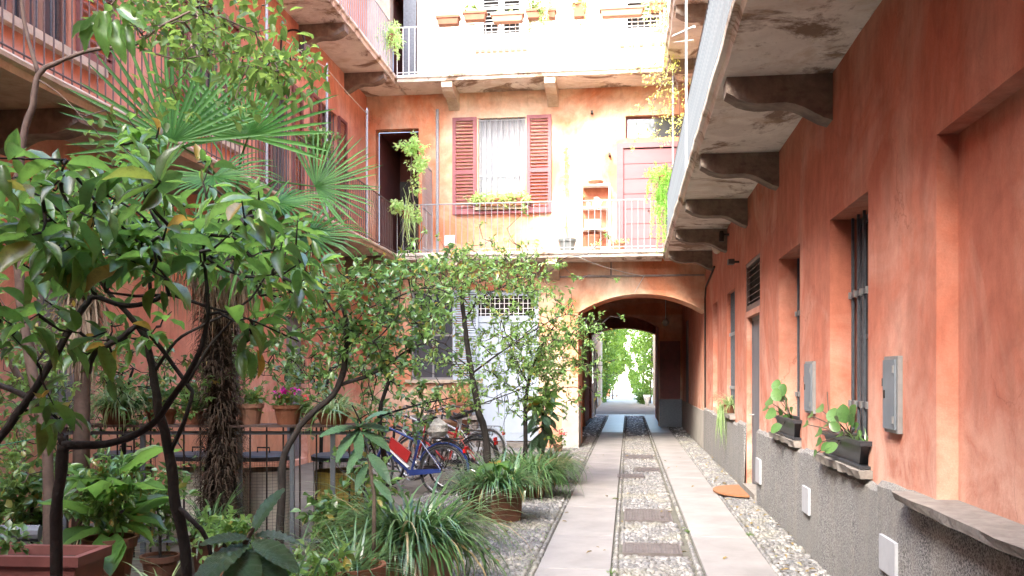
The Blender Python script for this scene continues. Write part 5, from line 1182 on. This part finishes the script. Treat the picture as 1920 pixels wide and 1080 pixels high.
for (x, y, x2, y2, dd, L_) in ((474, 1000, 500, 938, 3.5, .17), (470, 1010, 400, 1000, 3.4, .16), (465, 1020, 350, 1075, 3.2, .27), (465, 1030, 470, 1120, 3.2, .22), (475, 1015, 560, 1045, 3.3, .22), (480, 1005, 545, 1000, 3.6, .2), (460, 1030, 420, 1110, 3.3, .22), (480, 1030, 540, 1100, 3.35, .22)):
    p = D(x, y, 3.5); put_leaf(o, bl_me[0], p, D(x2, y2, dd)-p, (0, -.55, 1), L_*1.15)
c = D(700, 1000, 5.6); o = thing('potted_plant', 'tall stemmed plant with drooping corrugated leaves left of the big planter', 'potted plant', (c.x, c.y, 0)); add_pot(o, (c.x, c.y, 0), .15, .3, 'terrad')
MB().tube([(c.x, c.y, .28), D(702, 930, 5.6), D(690, 850, 5.6), D(672, 800, 5.6)], [.014, .012, .009, .006], 6).build('stem', M['bark2'], o)
for (x, y, x2, y2) in ((672, 805, 672, 850), (672, 803, 620, 800), (672, 805, 625, 850), (672, 800, 745, 790), (680, 810, 730, 830), (685, 830, 640, 880), (690, 850, 740, 900), (672, 800, 650, 770), (690, 870, 650, 930), (700, 900, 760, 950), (675, 800, 700, 770)):
    p = D(x, y, 5.6); put_leaf(o, bl_me[1], p, D(x2, y2, 5.5)-p, (0, -.5, 1), random.uniform(.17, .25))
# big plant by the pier
c = D(1018, 870, 14.0); o = thing('potted_plant', 'broad-leaved plant in a pot standing against the pale pier', 'potted plant', (c.x, c.y, 0)); add_pot(o, (c.x, c.y, 0), .2, .32, 'terrad')
MB().tube([(c.x, c.y, .3), D(1018, 800, 14), D(1018, 740, 14)], [.03, .025, .015], 6).build('stem', M['bark2'], o)
for k in range(44):
    a = k*2.4; z = k/44; p = D(1018+random.uniform(-6, 6), 735+z*85, 14.0)
    put_leaf(o, bl_me[k % 2] if z > .4 else fore_me[k % 6], p, (math.cos(a), math.sin(a), random.uniform(-.5, .7)-z*.5), (0, 0, 1), random.uniform(.28, .42))
q = PZ(1047, 848, 0); q.y -= .1; o, t = potted('small pot of red flowers at the foot of the arch pier', q, .10, .16, 'terrad'); leafball(o, [(t+Vector((0, 0, .15)), (.20, .14, .18))], 170, .06, 'bright'); leafball(o, [(t+Vector((.06, -.05, .24)), (.17, .1, .10))], 36, .045, 'red', SMALL, 'flowers', W=.9)
# bench with orange box below the blue shutter
q = PY(865, 778, YB-.35); o = thing('stone_bench', 'low stone bench against the end wall behind the bicycles', 'bench', (q.x, q.y, 0)); MB().box(q.x-1.1, YB-.6, .64, q.x+.45, YB-.15, .72).build('seat', M['sill'], o); MB().box(q.x-1.0, YB-.5, 0, q.x-.8, YB-.2, .639).build('leg', M['sill'], o); MB().box(q.x+.15, YB-.5, 0, q.x+.35, YB-.2, .639).build('leg', M['sill'], o)
o = thing('flower_box', 'bright orange square flower box on the stone bench', 'planter', (q.x, YB-.38, .721)); box_pot(o, (q.x, YB-.38, .721), .46, .3, .28, 0, 'terra', .9); leafball(o, [(Vector((q.x, YB-.38, 1.15)), (.40, .2, .22))], 320, .08, 'mid')

# ---------------- right-hand sill plants ----------------
def sill_planter(label, y0, y1, z, m='blackpot', h=.17, x=XR+.02):
    o = thing('sill_planter', label, 'planter', (x, (y0+y1)/2, z), 'dark planters on the right window sills'); box_pot(o, (x, (y0+y1)/2, z+.02), .17, y1-y0, h, 0, m, .74, .02)
    MB().box(x-.09, y0+.02, z, x+.09, y1-.02, z+.019).build('tray', M[m], o); return o
def fatleaves(o, lst, X, L_, root):
    for (x, y, dy, s) in lst:
        p = PX(x, y, X+dy); r_ = Vector(root); dv = (p-r_); k = dv.length
        st_ = p-dv.normalized()*L_*s*.5
        MB().tube([r_, r_.lerp(st_, .55)+Vector((0, 0, .02)), st_], [.007, .005, .004], 5, False).build('stalk', M['bark2'], o)
        put_leaf(o, fat_me, st_, dv, (-.75, -.75, .45), L_*s)
V, Fq = leaves([[0, 0, 0]], [[1, 0, 0]], [[0, 0, 1]], 1.0, .78, leaf_tpl([(0, 0), (.1, .28), (.3, .46), (.55, .5), (.78, .4), (.93, .2), (1, 0)], .12, .15)); fat_me = npmesh('leaf', V, Fq, LF['fat'])
y0 = PX(1622, 830, XR-.05).y; y1 = PX(1545, 830, XR-.05).y
o = sill_planter('dark planter with many fleshy leaves on the nearer window sill', y0+.03, y1-.05, w3[2]+.01)
rt = (XR, (y0+y1)/2, w3[2]+.17)
fatleaves(o, [(1538, 766, -.10, 1.1), (1511, 795, -.16, .95), (1535, 811, -.12, 1.15), (1535, 829, -.14, 1.0), (1562, 778, -.08, 1.35), (1582, 776, -.04, 1.4), (1597, 789, -.02, 1.2), (1558, 840, -.12, 1.1), (1565, 800, -.1, .9), (1605, 800, 0, .8), (1550, 795, -.05, .9), (1590, 800, -.08, .9), (1575, 815, -.1, .8), (1520, 778, -.12, .9), (1600, 770, -.02, 1.0), (1548, 838, -.15, .9), (1528, 850, -.15, .8), (1610, 815, 0, .9), (1572, 790, -.12, 1.1)], XR, .105, rt)
MB().tube([PX(1556, 810, XR-.03), PX(1551, 735, XR-.03)], .004, 5).build('stick', M['bark2'], o)
clump(o, (XR, y0+.22, w3[2]+.17), 40, .16, .012, .08, (.6, 1.5), (.5, 1.6), 'middark', 'small_leaves')
y0 = PX(1495, 800, XR-.05).y; y1 = PX(1455, 800, XR-.05).y
o = sill_planter('dark planter with pale round leaves on the second window sill', y0+.05, y1-.05, w2[2]+.01); rt = (XR, (y0+y1)/2, w2[2]+.17)
fatleaves(o, [(1456, 722, -.10, 1.0), (1456, 740, -.12, 1.05), (1443, 752, -.14, 1.05), (1474, 757, -.1, 1.2), (1445, 776, -.16, 1.2), (1455, 803, -.14, .9), (1466, 745, -.05, .9), (1484, 770, -.02, .7), (1436, 764, -.15, .9), (1468, 730, -.06, .9), (1478, 785, -.03, .8), (1462, 768, -.14, 1.0)], XR, .15, rt)
q = PX(1366, 775, XR-.02); o, t = potted('spider plant trailing from a small pot on the farthest right sill', (XR-.0, q.y, w1[2]+.012), .09, .13, 'terra'); clump(o, t, 150, .40, .014, .05, (.3, 1.5), (1.2, 2.6), 'spider'); nn_ = 50; V, Fq = blades(np.array([XR-.12, q.y+.0, t.z])+np.random.randn(nn_, 3)*.03, rnd(nn_)*6.28, -1.0-.5*rnd(nn_), .3+.5*rnd(nn_), .012, .5, 5); link('runners', npmesh('runners', V, Fq, LF['spider']), o, kind='stuff')

# ---------------- gallery plants and furniture ----------------
def strands(o, c, n, L, m='bright', r=.12, ll=.05, step=.045, tpl=SMALL, W=.55, out=.15):
    """hanging stems clothed with little leaves"""
    Ps = []; st_ = MB()
    for i in range(n):
        a = random.uniform(0, 6.28); p = Vector(c)+Vector((math.cos(a)*r*random.random(), math.sin(a)*r*random.random(), random.uniform(-.05, .05))); l = L*random.uniform(.3, 1); v_ = Vector((math.cos(a)*out, math.sin(a)*out, .25)); q = p.copy(); pts = [q.copy()]
        k = int(l/step)
        for j in range(k):
            v_ = v_*.86+Vector((random.gauss(0, .03), random.gauss(0, .03), -.13)); q = q+v_.normalized()*step; pts.append(q.copy()); Ps += [q.copy()]*3
        if len(pts) > 2: st_.tube(pts[::2] if len(pts) > 4 else pts, .0025, 3, False)
    st_.build('stems', LF['creep'], o, kind='stuff'); P_ = np.array(Ps); nn = len(P_); Dv = nrm(rdir(nn)+np.array([0, 0, -.3]))
    V, Fq = leaves(P_, Dv, nrm(rdir(nn)*.6+np.array([0, 0, 1.])), ll*(.6+.7*rnd(nn)), ll*W, tpl); link('foliage', npmesh('foliage', V, Fq, LF[m]), o, kind='stuff')
# window box
o = thing('window_box', 'pale leafy window box below the white curtained window', 'window box', ((hW[0]+hW[1])/2, YB-.1, hW[2])); wc = Vector(((hW[0]+hW[1])/2, YB-.13, hW[2]+.005)); box_pot(o, wc, hW[1]-hW[0], .2, .16, 0, 'terra', .9)
leafball(o, [(wc+Vector((x*.2, -.04, .16)), (.20, .17, .13)) for x in (-2.4, -1.2, 0, 1.2, 2.4)], 1500, .07, 'creep'); strands(o, wc+Vector((0, -.12, .12)), 14, .3, 'creep', .5, .05)
# creeper on the grille by the dark doorway
xg = PY(792, 380, YE).x; o = thing('gallery_grille', 'tall pale grille of vertical bars crossing the back gallery by the dark doorway', 'grille', (xg, YE, G1))
bm_ = MB().tube([(0, 0, 0), (0, 0, 1.95)], .009, 5, False).mesh('bar', M['railw'])
for k in range(8): link('bar', bm_, o, (xg, YE+.04+k*.118, G1+.01))
for z in (.12, .95, 1.9): MB().tube([(xg, YE+.02, G1+z), (xg, YB-.04, G1+z)], .012, 5).build('rail', M['railw'], o)
gc = D(775, 290, 18.9); o = thing('creeper', 'pale green creeper climbing the grille by the dark doorway', 'creeper', (xg-.1, YE+.05, G1)); MB().tube([(xg-.12, YE+.05, G1), D(782, 420, 18.9), D(770, 340, 18.9), D(772, 280, 18.9)], .012, 5).build('stem', M['bark3'], o)
leafball(o, [(D(770, 275, 18.9), (.33, .2, .25)), (D(785, 305, 18.9), (.24, .2, .25)), (D(778, 345, 18.9), (.13, .12, .3)), (D(745, 385, 18.9), (.22, .15, .14)), (D(783, 400, 18.9), (.12, .12, .3))], 640, .095, 'creep', W=.6, hang=.3)
nn_ = 60; V, Fq = blades(np.array(D(766, 400, 18.9))+np.random.randn(nn_, 3)*np.array([.06, .06, .25]), rnd(nn_)*6.28, -1.2+.4*rnd(nn_), .25+.3*rnd(nn_), .016, .3, 3); link('tendrils', npmesh('tendrils', V, Fq, LF['creep']), o, kind='stuff')
q = D(750, 398, 18.6); o, t = potted('small terracotta pot hung on the rail at the left corner of the back gallery', (q.x, YE-.03, G1+.72), .10, .16); leafball(o, [(t+Vector((-.05, -.02, .08)), (.25, .15, .13))], 150, .09, 'creep')
# bucket with thin climber
q = PY(1063, 465, YB-.55); o = thing('potted_climber', 'thin climber in a grey bucket trained up the wall beside the shutters', 'climber', (q.x, YB-.5, G1)); add_pot(o, (q.x, YB-.5, G1), .19, .30, 'greypot')
MB().tube([(q.x, YB-.5, G1+.25), (q.x-.04, YB-.2, G1+1.0), (q.x-.06, YB-.08, G1+1.7), (q.x-.08, YB-.06, G1+2.45)], .008, 5).build('stem', M['bark3'], o)
leafball(o, [((q.x-.05, YB-.12, G1+1.45+k*.17), (.06, .06, .12)) for k in range(6)]+[((q.x+.2, YB-.1, G1+1.3), (.15, .06, .12)), ((q.x-.05, YB-.15, G1+.7), (.05, .06, .2))], 130, .07, 'creep')
# shelf unit
x0 = PY(1089, 400, YB-.3).x; x1 = PY(1144, 400, YB-.3).x; zt = PY(1100, 346, YB-.3).z
o = thing('shelf_unit', 'white open shelving unit with household things beside the pink door', 'shelf', ((x0+x1)/2, YB-.2, G1))
for x in (x0, x1-.03): 
    for y in (YB-.33, YB-.06): MB().box(x, y, G1, x+.03, y+.03, zt).build('upright', M['white'], o)
for z in (G1+.12, G1+.52, G1+.98, zt-.02): MB().box(x0+.031, YB-.33, z, x1-.031, YB-.03, z+.02).build('shelf_board', M['white'], o)
MB().box(x0+.031, YB-.03, G1+.1, x1-.031, YB-.02, zt-.02).build('back_panel', M['orange'], o)
def small(name, label, cat, c, fn, m): o2 = thing(name, label, cat, c, 'things on the white shelving'); mb = MB(); fn(mb, c); mb.build('body', M[m], o2)
cxs = (x0+x1)/2
small('jug', 'white jug on the upper board of the white shelving', 'jug', (cxs+.02, YB-.2, G1+1.0), lambda b, c: b.lathe([(.001, 0), (.07, 0), (.085, .08), (.05, .17), (.055, .22)], c, 12).tube([(c[0]+.05, c[1], c[2]+.19), (c[0]+.12, c[1], c[2]+.15), (c[0]+.08, c[1], c[2]+.06)], .01, 5), 'white')
small('storage_box', 'white box on the middle board of the white shelving', 'box', (cxs-.06, YB-.2, G1+.54), lambda b, c: b.box(c[0]-.17, c[1]-.1, c[2], c[0]+.15, c[1]+.1, c[2]+.2), 'white')
small('empty_pot', 'orange pot on the lowest board of the white shelving', 'pot', (cxs-.05, YB-.2, G1+.14), lambda b, c: b.lathe([(.001, 0), (.12, 0), (.16, .22), (.17, .22), (.17, .27), (.15, .27)], c, 14), 'terra')
small('tin', 'small tin on the top board of the white shelving', 'tin', (cxs-.15, YB-.2, G1+1.0), lambda b, c: b.lathe([(.001, 0), (.05, 0), (.05, .12), (.001, .12)], c, 12), 'frame_l')
small('basket', 'reddish basket on top of the white shelving', 'basket', (cxs+.0, YB-.2, zt+.001), lambda b, c: b.lathe([(.001, 0), (.14, 0), (.17, .08), (.15, .08)], c, 12), 'terra')
q = PY(1158, 462, YE+.2); o, t = potted('low pot of pale leaves on the back gallery before the pink door', (q.x, YE+.25, G1), .15, .17, 'terral'); leafball(o, [(t+Vector((0, 0, .06)), (.22, .18, .08))], 120, .05, 'creep')
q = PY(1120, 462, YE+.2); o, t = potted('second low pot on the back gallery under the white shelving', (q.x, YE+.2, G1), .10, .12, 'terral'); leafball(o, [(t+Vector((0, 0, .05)), (.12, .1, .07))], 60, .05, 'creep')
# bright hanging fern at right corner
q = D(1247, 345, 18.2); o, t = potted('bright green trailing plant hung at the corner of the right gallery', (q.x, q.y, q.z), .13, .16); leafball(o, [(t+Vector((0, 0, .05)), (.25, .22, .22)), (t+Vector((-.02, 0, -.35)), (.24, .2, .3)), (t+Vector((-.25, 0, .1)), (.25, .15, .1))], 1500, .05, 'fern', SMALL, W=.4)
strands(o, t+Vector((.06, -.02, 0)), 46, 1.65, 'fern', .14, .05, .045, W=.45, out=.08); strands(o, t, 16, .7, 'fern', .2, .05, W=.45, out=.3)
q = D(1240, 180, 17.6); o = thing('trailing_vine', 'sparse twiggy vine hanging from the upper gallery beside the pale posts', 'vine', (q.x, q.y, G2)); 
vt = dp([(1250, 20, 17.6, .014), (1255, 110, 17.6, .012), (1240, 160, 17.5, .009), (1222, 200, 17.5, .006), (1235, 260, 17.5, .004)]); branches(o, [vt, dp([(1255, 110, 17.6, .009), (1270, 160, 17.5, .007), (1275, 220, 17.5, .004)])], 'bark3', 5)
tips = [D(random.gauss(1236, 24), random.uniform(110, 275), random.uniform(17.3, 17.8)) for _ in range(60)]+[D(random.gauss(1240, 12), random.uniform(0, 110), 17.5) for _ in range(36)]+[D(random.uniform(1180, 1220), random.uniform(115, 128), 17.6) for _ in range(4)]+[D(random.uniform(1262, 1290), random.uniform(100, 250), 17.5) for _ in range(22)]
twig_tree(o, [vt], tips, .004, 'bark3'); T_ = np.repeat(np.array(tips), 8, 0); n = len(T_); V, Fq = leaves(T_+rdir(n)*.08, rdir(n), nrm(rdir(n)*.6+np.array([0, 0, 1.])), .04+.035*rnd(n), .022+.015*rnd(n), SMALL); link('foliage', npmesh('foliage', V, Fq, leafm('yellowish_vine_leaves', (.30, .40, .12), (.48, .52, .20), None, .5, .45)), o, kind='stuff')
# upper gallery boxes on the rail
def railbox(label, px, py, wpx, m='terra', plant='creep', n=120, h=.17, trail=0, ph=.14):
    q = PY(px, py, YE-.08); w_ = wpx*(YE)/F; z = q.z
    o = thing('flower_box', label, 'flower box', (q.x, YE-.1, z), 'boxes and pots on the top gallery rail'); box_pot(o, (q.x, YE-.1, z), w_, .2, h, 0, m, .88)
    if n: leafball(o, [((q.x, YE-.1, z+h+ph*.5), (w_*.5, .13, ph))], n, .065, plant)
    if trail: strands(o, (q.x, YE-.12, z+h), trail, .5, plant, w_*.45, .055)
    return o
railbox('orange box with a dark base at the left of the top gallery rail', 841, 48, 42, n=0); railbox('second orange box with short green leaves on the top rail', 891, 40, 42, n=60, plant='bright')
railbox('longer pale orange trough third along the top rail', 952, 43, 60, 'terral', n=90); railbox('pot with full leafy plant fourth along the top rail', 1003, 36, 30, n=200, ph=.24, trail=8, plant='bright'); railbox('reddish pot beside the leafy one on the top rail', 1030, 36, 24, n=110, ph=.2, trail=7)
railbox('pot with tall trailing plant near the middle of the top rail', 1086, 34, 22, h=.30, n=200, ph=.2, trail=16, plant='creep'); railbox('longest pale trough toward the right of the top rail', 1166, 32, 80, 'terral', n=40)
railbox('box with climbing leaves at the right end of the top rail', 1232, 22, 26, n=170, ph=.3, trail=10)
q = PX(728, 30, XG+.02); o, t = potted('shaggy pale green plant hanging at the corner of the top left gallery', (q.x, YE-.3, G2+.55), .13, .18); leafball(o, [(t+Vector((0, 0, .1)), (.32, .3, .28)), (t+Vector((.05, -.1, -.15)), (.25, .2, .2))], 520, .09, 'creep', W=.3, hang=.3); strands(o, t, 14, .7, 'creep', .2)
q = PX(596, 260, XG+.02); o, t = potted('yellow green bush with pale blossoms on the left gallery rail', (q.x, q.y, G1+.75), .12, .17); leafball(o, [(t+Vector((0, 0, .22)), (.26, .28, .3))], 480, .08, 'bright'); leafball(o, [(t+Vector((.1, -.05, .35)), (.2, .2, .12))], 60, .05, 'spider', SMALL, 'blossoms', W=.9)
q = PX(560, 0, XL+.9); o, t = potted('dry trailing plant hanging from the top left gallery', (q.x, q.y, G2+.1), .10, .15); strands(o, t, 16, 1.1, 'creep', .3, .05)
# weeds in the joints
for (px, py, L_, lab) in ((1406, 1005, .055, 'small green weed on the cobbles right of the slab track'), (1290, 998, .05, 'tiny weed in the joint beside the near iron cover'), (1147, 1076, .05, 'weed at the bottom edge between slab and cobbles')):
    p = PZ(px, py, .02); o = thing('weed', lab, 'weed', tuple(p), 'weeds between the stones'); clump(o, p, 50, L_, .008, .03, (.2, 1.3), (.5, 1.5), 'bright')
P_ = []; 
for _ in range(2600):
    x, y = random.uniform(-2.7, -.78), random.uniform(7.2, 17)
    if math.sin(x*3.1+y*1.3)+math.sin(y*2.1-x)*.8 > .1 and free(x, y): P_.append((x, y, .018))
V, Fq = blades(np.array(P_), rnd(len(P_))*6.28, .3+1.1*rnd(len(P_)), .03+.03*rnd(len(P_)), .008, 1.0, 2)
gr = tag(link('moss_grass', npmesh('moss_grass', V, Fq, LF['mid'])), 'thin grass and moss sprouting between the cobbles left of the slab track', 'grass', kind='stuff')

# fallen leaves
P_ = []
while len(P_) < 260:
    x = random.choice([random.uniform(-2.6, -.8), random.uniform(1.2, 1.58), random.gauss(-1.5, .5), random.uniform(-.7, 1.1)]); y = random.uniform(6.5, 18)
    if abs(x) < 1.1 and random.random() < .75: continue
    P_.append((x, y, .045))
P_ = np.array(P_); n = len(P_); Dv = rdir(n, -.15, .15); V, Fq = leaves(P_, Dv, nrm(np.array([0, 0, 1.])+rdir(n)*.3), .03+.05*rnd(n), .018+.02*rnd(n), MID)
tag(link('leaf_litter', npmesh('leaf_litter', V, Fq, leafm('fallen_leaf', (.10, .07, .03), (.20, .15, .05), (.08, .12, .03), .7, .1))), 'scattered fallen leaves on the cobbles and slabs', 'fallen leaves', kind='stuff')
# ---------------- bicycles ----------------
chrome = simple('worn_chrome', (.55, .55, .55), (.4, .4, .4), 20, .3, 0, metal=.9); rubber = simple('tyre_rubber', (.02, .02, .02), None, 20, .7, .2); sad = simple('black_saddle', (.018, .018, .02), None, 9, .5, .2)
def bike(framem, guardm, label, tyre=.34, extra=None):
    o = thing('bicycle', label, 'bicycle', (0, 0, 0), 'bicycles parked between the planters'); r = tyre; wb = 1.05
    def wheel(x):
        w = MB().ring((x, 0, r), r-.018, .018, 'Y', 30, 6).build('wheel', rubber, o, sm=True); MB().ring((x, 0, r), r-.042, .009, 'Y', 30, 4).build('rim', chrome, w)
        s = MB()
        for k in range(20): a = k*math.pi/10+.1; s.tube([(x, .02*(-1)**k, r), (x+(r-.05)*math.cos(a), 0, r+(r-.05)*math.sin(a))], .0016, 3, False)
        s.build('spokes', chrome, w, kind='stuff'); MB().tube([(x, -.05, r), (x, .05, r)], .02, 8).build('hub', chrome, w)
        MB().ring((x, 0, r), r+.02, .014, 'Y', 16, 5, R(5 if x > .5 else 20), R(165 if x > .5 else 185)).build('mudguard', guardm, o)
    wheel(0); wheel(wb)
    bbk = (.46, 0, .28); st_ = (.34, 0, .82); hd = (.86, 0, .90); hdl = (.90, 0, .62)
    MB().tube([bbk, st_], .018, 7).tube([(.37, 0, .70), hd], .016, 7).tube([bbk, hdl], .022, 7).tube([hd, hdl], .02, 7).tube([hdl, (wb-.02, .055, r)], .012, 6).tube([hdl, (wb-.02, -.055, r)], .012, 6)\
        .tube([bbk, (0, .06, r)], .010, 6).tube([bbk, (0, -.06, r)], .010, 6).tube([(.36, 0, .74), (0, .06, r)], .008, 6).tube([(.36, 0, .74), (0, -.06, r)], .008, 6).build('frame', framem, o)
    MB().tube([st_, (.31, 0, .95)], .013, 6).build('seatpost', chrome, o)
    s = MB(); n = 10; v = []; f = []
    for i in range(n+1):
        t = i/n; w = .085*(1-t)**.6+.022; z = .975+.02*math.cos(t*5)
        for j in range(8): a = j*math.pi/4; v.append((.20+t*.27, w*math.cos(a), z+.028*math.sin(a)))
    for i in range(n):
        for j in range(8): f.append((i*8+j, i*8+(j+1) % 8, i*8+8+(j+1) % 8, i*8+8+j))
    f += [tuple(range(8)), tuple(n*8+j for j in range(8))]; s.add(v, f).build('saddle', sad, o, sm=True)
    MB().tube([hd, (.84, 0, 1.02)], .012, 6).tube([(.62, .28, 1.04), (.76, .27, 1.06), (.86, .12, 1.03), (.86, -.12, 1.03), (.76, -.27, 1.06), (.62, -.28, 1.04)], .011, 6).build('handlebar', chrome, o)
    MB().tube([(.64, .28, 1.04), (.74, .27, 1.055)], .017, 6).build('grip', rubber, o); MB().tube([(.64, -.28, 1.04), (.74, -.27, 1.055)], .017, 6).build('grip', rubber, o)
    rk = MB()
    for y in (-.06, -.02, .02, .06): rk.tube([(-.22, y, .72), (.26, y, .72)], .006, 4)
    rk.tube([(-.2, -.065, .72), (-.2, .065, .72)], .006, 4).tube([(-.1, .065, .72), (0, .07, r)], .006, 4).tube([(-.1, -.065, .72), (0, -.07, r)], .006, 4).build('rack', M['iron'], o)
    MB().cbox((-.30, 0, .60), (.03, .07, .05)).build('tail_light', simple('red_lens', (.5, .01, .01), None, 5, .3, 0), o)
    MB().ring((.46, 0, .28), .09, .006, 'Y', 18, 4).tube([(.46, .06, .28), (.56, .06, .16)], .01, 5).tube([(.46, -.06, .28), (.36, -.06, .40)], .01, 5).cbox((.58, .11, .155), (.09, .08, .02)).cbox((.34, -.11, .405), (.09, .08, .02)).build('crank', chrome, o)
    MB().prism([(0, .055, .31), (.48, .055, .25), (.50, .055, .33), (.02, .055, .36)], (0, .012, 0)).build('chain_guard', guardm, o)
    if extra: extra(o)
    return o
bluep = simple('blue_bike_paint', (.02, .04, .16), None, 5, .35, 0); whitep = M['white']; blackp = simple('black_bike_paint', (.02, .02, .025), None, 5, .35, 0); redp = simple('red_bike_paint', (.32, .02, .02), None, 5, .35, 0); greyp = simple('silver_bike_paint', (.4, .42, .45), None, 5, .35, 0)
def x_blue(o):
    MB().prism([(.52, -.02, .42), (.80, -.02, .62), (.77, -.02, .76), (.47, -.02, .56)], (0, .04, 0)).build('side_panel', redp, o)
    MB().prism([(.53, -.024, .47), (.79, -.024, .66), (.78, -.024, .72), (.51, -.024, .53)], (0, .003, 0)).build('panel_stripe', whitep, o)
    MB().tube([(.50, .03, .36), (.92, .03, .70)], .012, 5).tube([(.50, -.03, .36), (.92, -.03, .70)], .012, 5).build('white_stripe', whitep, o)
def place(o, px, dd, rz, lean=0):
    p = D(px, 800, dd); o.location = (p.x, p.y, .0 if dd > 0 else 0); o.rotation_euler = (lean, 0, rz)
b1 = bike(bluep, bluep, 'blue bicycle with a red and white frame panel nearest the planter', extra=x_blue); place(b1, 829, 12.0, R(180-12), R(5))
b2 = bike(blackp, blackp, 'black bicycle standing just behind the blue one'); place(b2, 842, 12.6, R(180-20), R(-4))
b3 = bike(redp, blackp, 'red framed bicycle with dark mudguards third in the row'); place(b3, 893, 13.4, R(180-16), R(4))
b4 = bike(greyp, greyp, 'silver bicycle fourth in the row near the slender tree'); place(b4, 902, 14.4, R(180-24), R(-5))
b5 = bike(blackp, greyp, 'black bicycle with pale mudguards farthest back by the stone bench'); place(b5, 912, 15.6, R(180-14), R(4))
b6 = bike(greyp, blackp, 'silver bicycle with black mudguards half hidden at the back left'); place(b6, 846, 15.4, R(180-10), R(4))
p = D(820, 830, 12.25); tagb = MB(); prf = [(.001, 0), (.10, .01), (.15, .08), (.14, .17), (.07, .23), (.02, .25)]; tagb.lathe(prf, (p.x, p.y, .76), 12); ob = tagb.build('white_bag', simple('crumpled_plastic', (.42, .41, .38), (.28, .27, .25), 14, .6, 1, 20, bd=.03)); tag(ob, 'crumpled white plastic bag resting on a bicycle rack behind the saddle', 'bag')

# ---------------- lane beyond the passage ----------------
random.seed(41); np.random.seed(41)
pale = stucco('pale_lane_render', (.62, .52, .42), (.55, .44, .35), (.70, .64, .56), .5, .3)
def house(name, label, x0, x1, y0, y1, h, m, face, wins):
    o = thing(name, label, 'building', ((x0+x1)/2, (y0+y1)/2, 0)); MB().box(x0, y0, 0, x1, y1, h).build('wall', m, o)
    MB().prism([(x0-.2, y0-.2, h+.001), (x1+.2, y0-.2, h+.001), ((x0+x1)/2, y0-.2, h+1.2)], (0, y1-y0+.4, 0)).build('roof', M['terrad'], o)
    for (ya, yb, za, zb) in wins:
        xx = x1 if face > 0 else x0
        w_ = MB().box(xx-.02, ya, za, xx+.04*face, yb, zb).build('window', M['raild'], o); MB().box(xx+.04*face, ya+.06, za+.06, xx+.05*face, yb-.06, zb-.06).build('pane', M['glass'], w_)
house('lane_house', 'pale house along the left of the lane seen through the arch', -7, -1.45, 34.6, 52, 8, pale, 1, [(36, 36.8, 1.2, 2.8), (39, 39.8, 1.2, 2.8), (42, 42.9, .1, 2.6), (37, 37.8, 4, 5.6), (41, 41.8, 4, 5.6)])
house('lane_house', 'pale house with dark shutters along the right of the lane', 1.32, 7, 34.6, 50, 8, pale, -1, [(35.4, 36.3, .9, 3.1), (38.5, 39.4, .9, 2.8), (37, 37.8, 4, 5.6)])
house('end_house', 'bright white house closing the far end of the lane', -4, 2.6, 92, 100, 9, M['white'], 1, []); house('garden_shed', 'small orange and grey wall with a door far along the lane', -3.2, -1.35, 66, 70, 2.2, M['orange'], 1, [])
MB().box(-2.2, 65.9, 0, -1.6, 65.98, 1.9).build('door', M['greymetal'], bpy.data.objects['garden_shed'])
def hedge(label, blobs, n, L, m='ivy', stems=()):
    o = thing('climber_mass', label, 'climber', (blobs[0][0][0], blobs[0][0][1], 0))
    for (x, y, h) in stems: MB().tube([(x, y, 0), (x+.1, y, h*.5), (x, y, h)], [.06, .05, .03], 6).build('stem', M['bark2'], o)
    leafball(o, blobs, n, L, m, MID, up=.5)
hedge('bright climber covering the right side of the lane beyond the arch', [((1.15-.24*k+random.uniform(-.25, .2), 51.5+k*5, z), (random.uniform(.4, .8), 2.4, random.uniform(.6, 1.1))) for k in range(4) for z in (.8+.5*(k > 1), 2.2, 3.6, 5, 6.4)], 9000, .20, stems=[(1.2, 51, 6), (.9, 57, 6)])
hedge('tall bright green trees on the left side of the lane', [((-1.35+.24*k+random.uniform(-.2, .25), 53.5+k*5, z), (random.uniform(.4, .8), 2.4, random.uniform(.6, 1.2))) for k in range(4) for z in (1.4+.4*k, 2.3, 3.2, 4.2, 5.4, 6.6)], 13000, .22, stems=[(-1.3, 53.5, 5), (-1.0, 59, 5), (-.8, 64, 5)])
hedge('low yellow green bush at the left edge of the lane', [((-1.5, 52.5, .6), (.5, 1.0, .7)), ((-1.45, 52.8, 1.5), (.35, .8, .5))], 1500, .16, 'bright', stems=[(-1.75, 48.5, .8)])
hedge('small bush at the foot of the right climber', [((.75, 50, .35), (.4, .8, .4))], 700, .14, 'bright', stems=[(.75, 50, .4)])
o = thing('white_urn', 'pale garden urn beside the right climber in the lane', 'urn', (.95, 47.5, 0)); MB().lathe([(.001, 0), (.12, 0), (.08, .15), (.18, .4), (.2, .55), (.15, .55)], (.95, 47.5, 0), 14).build('bowl', M['white'], o, sm=True)
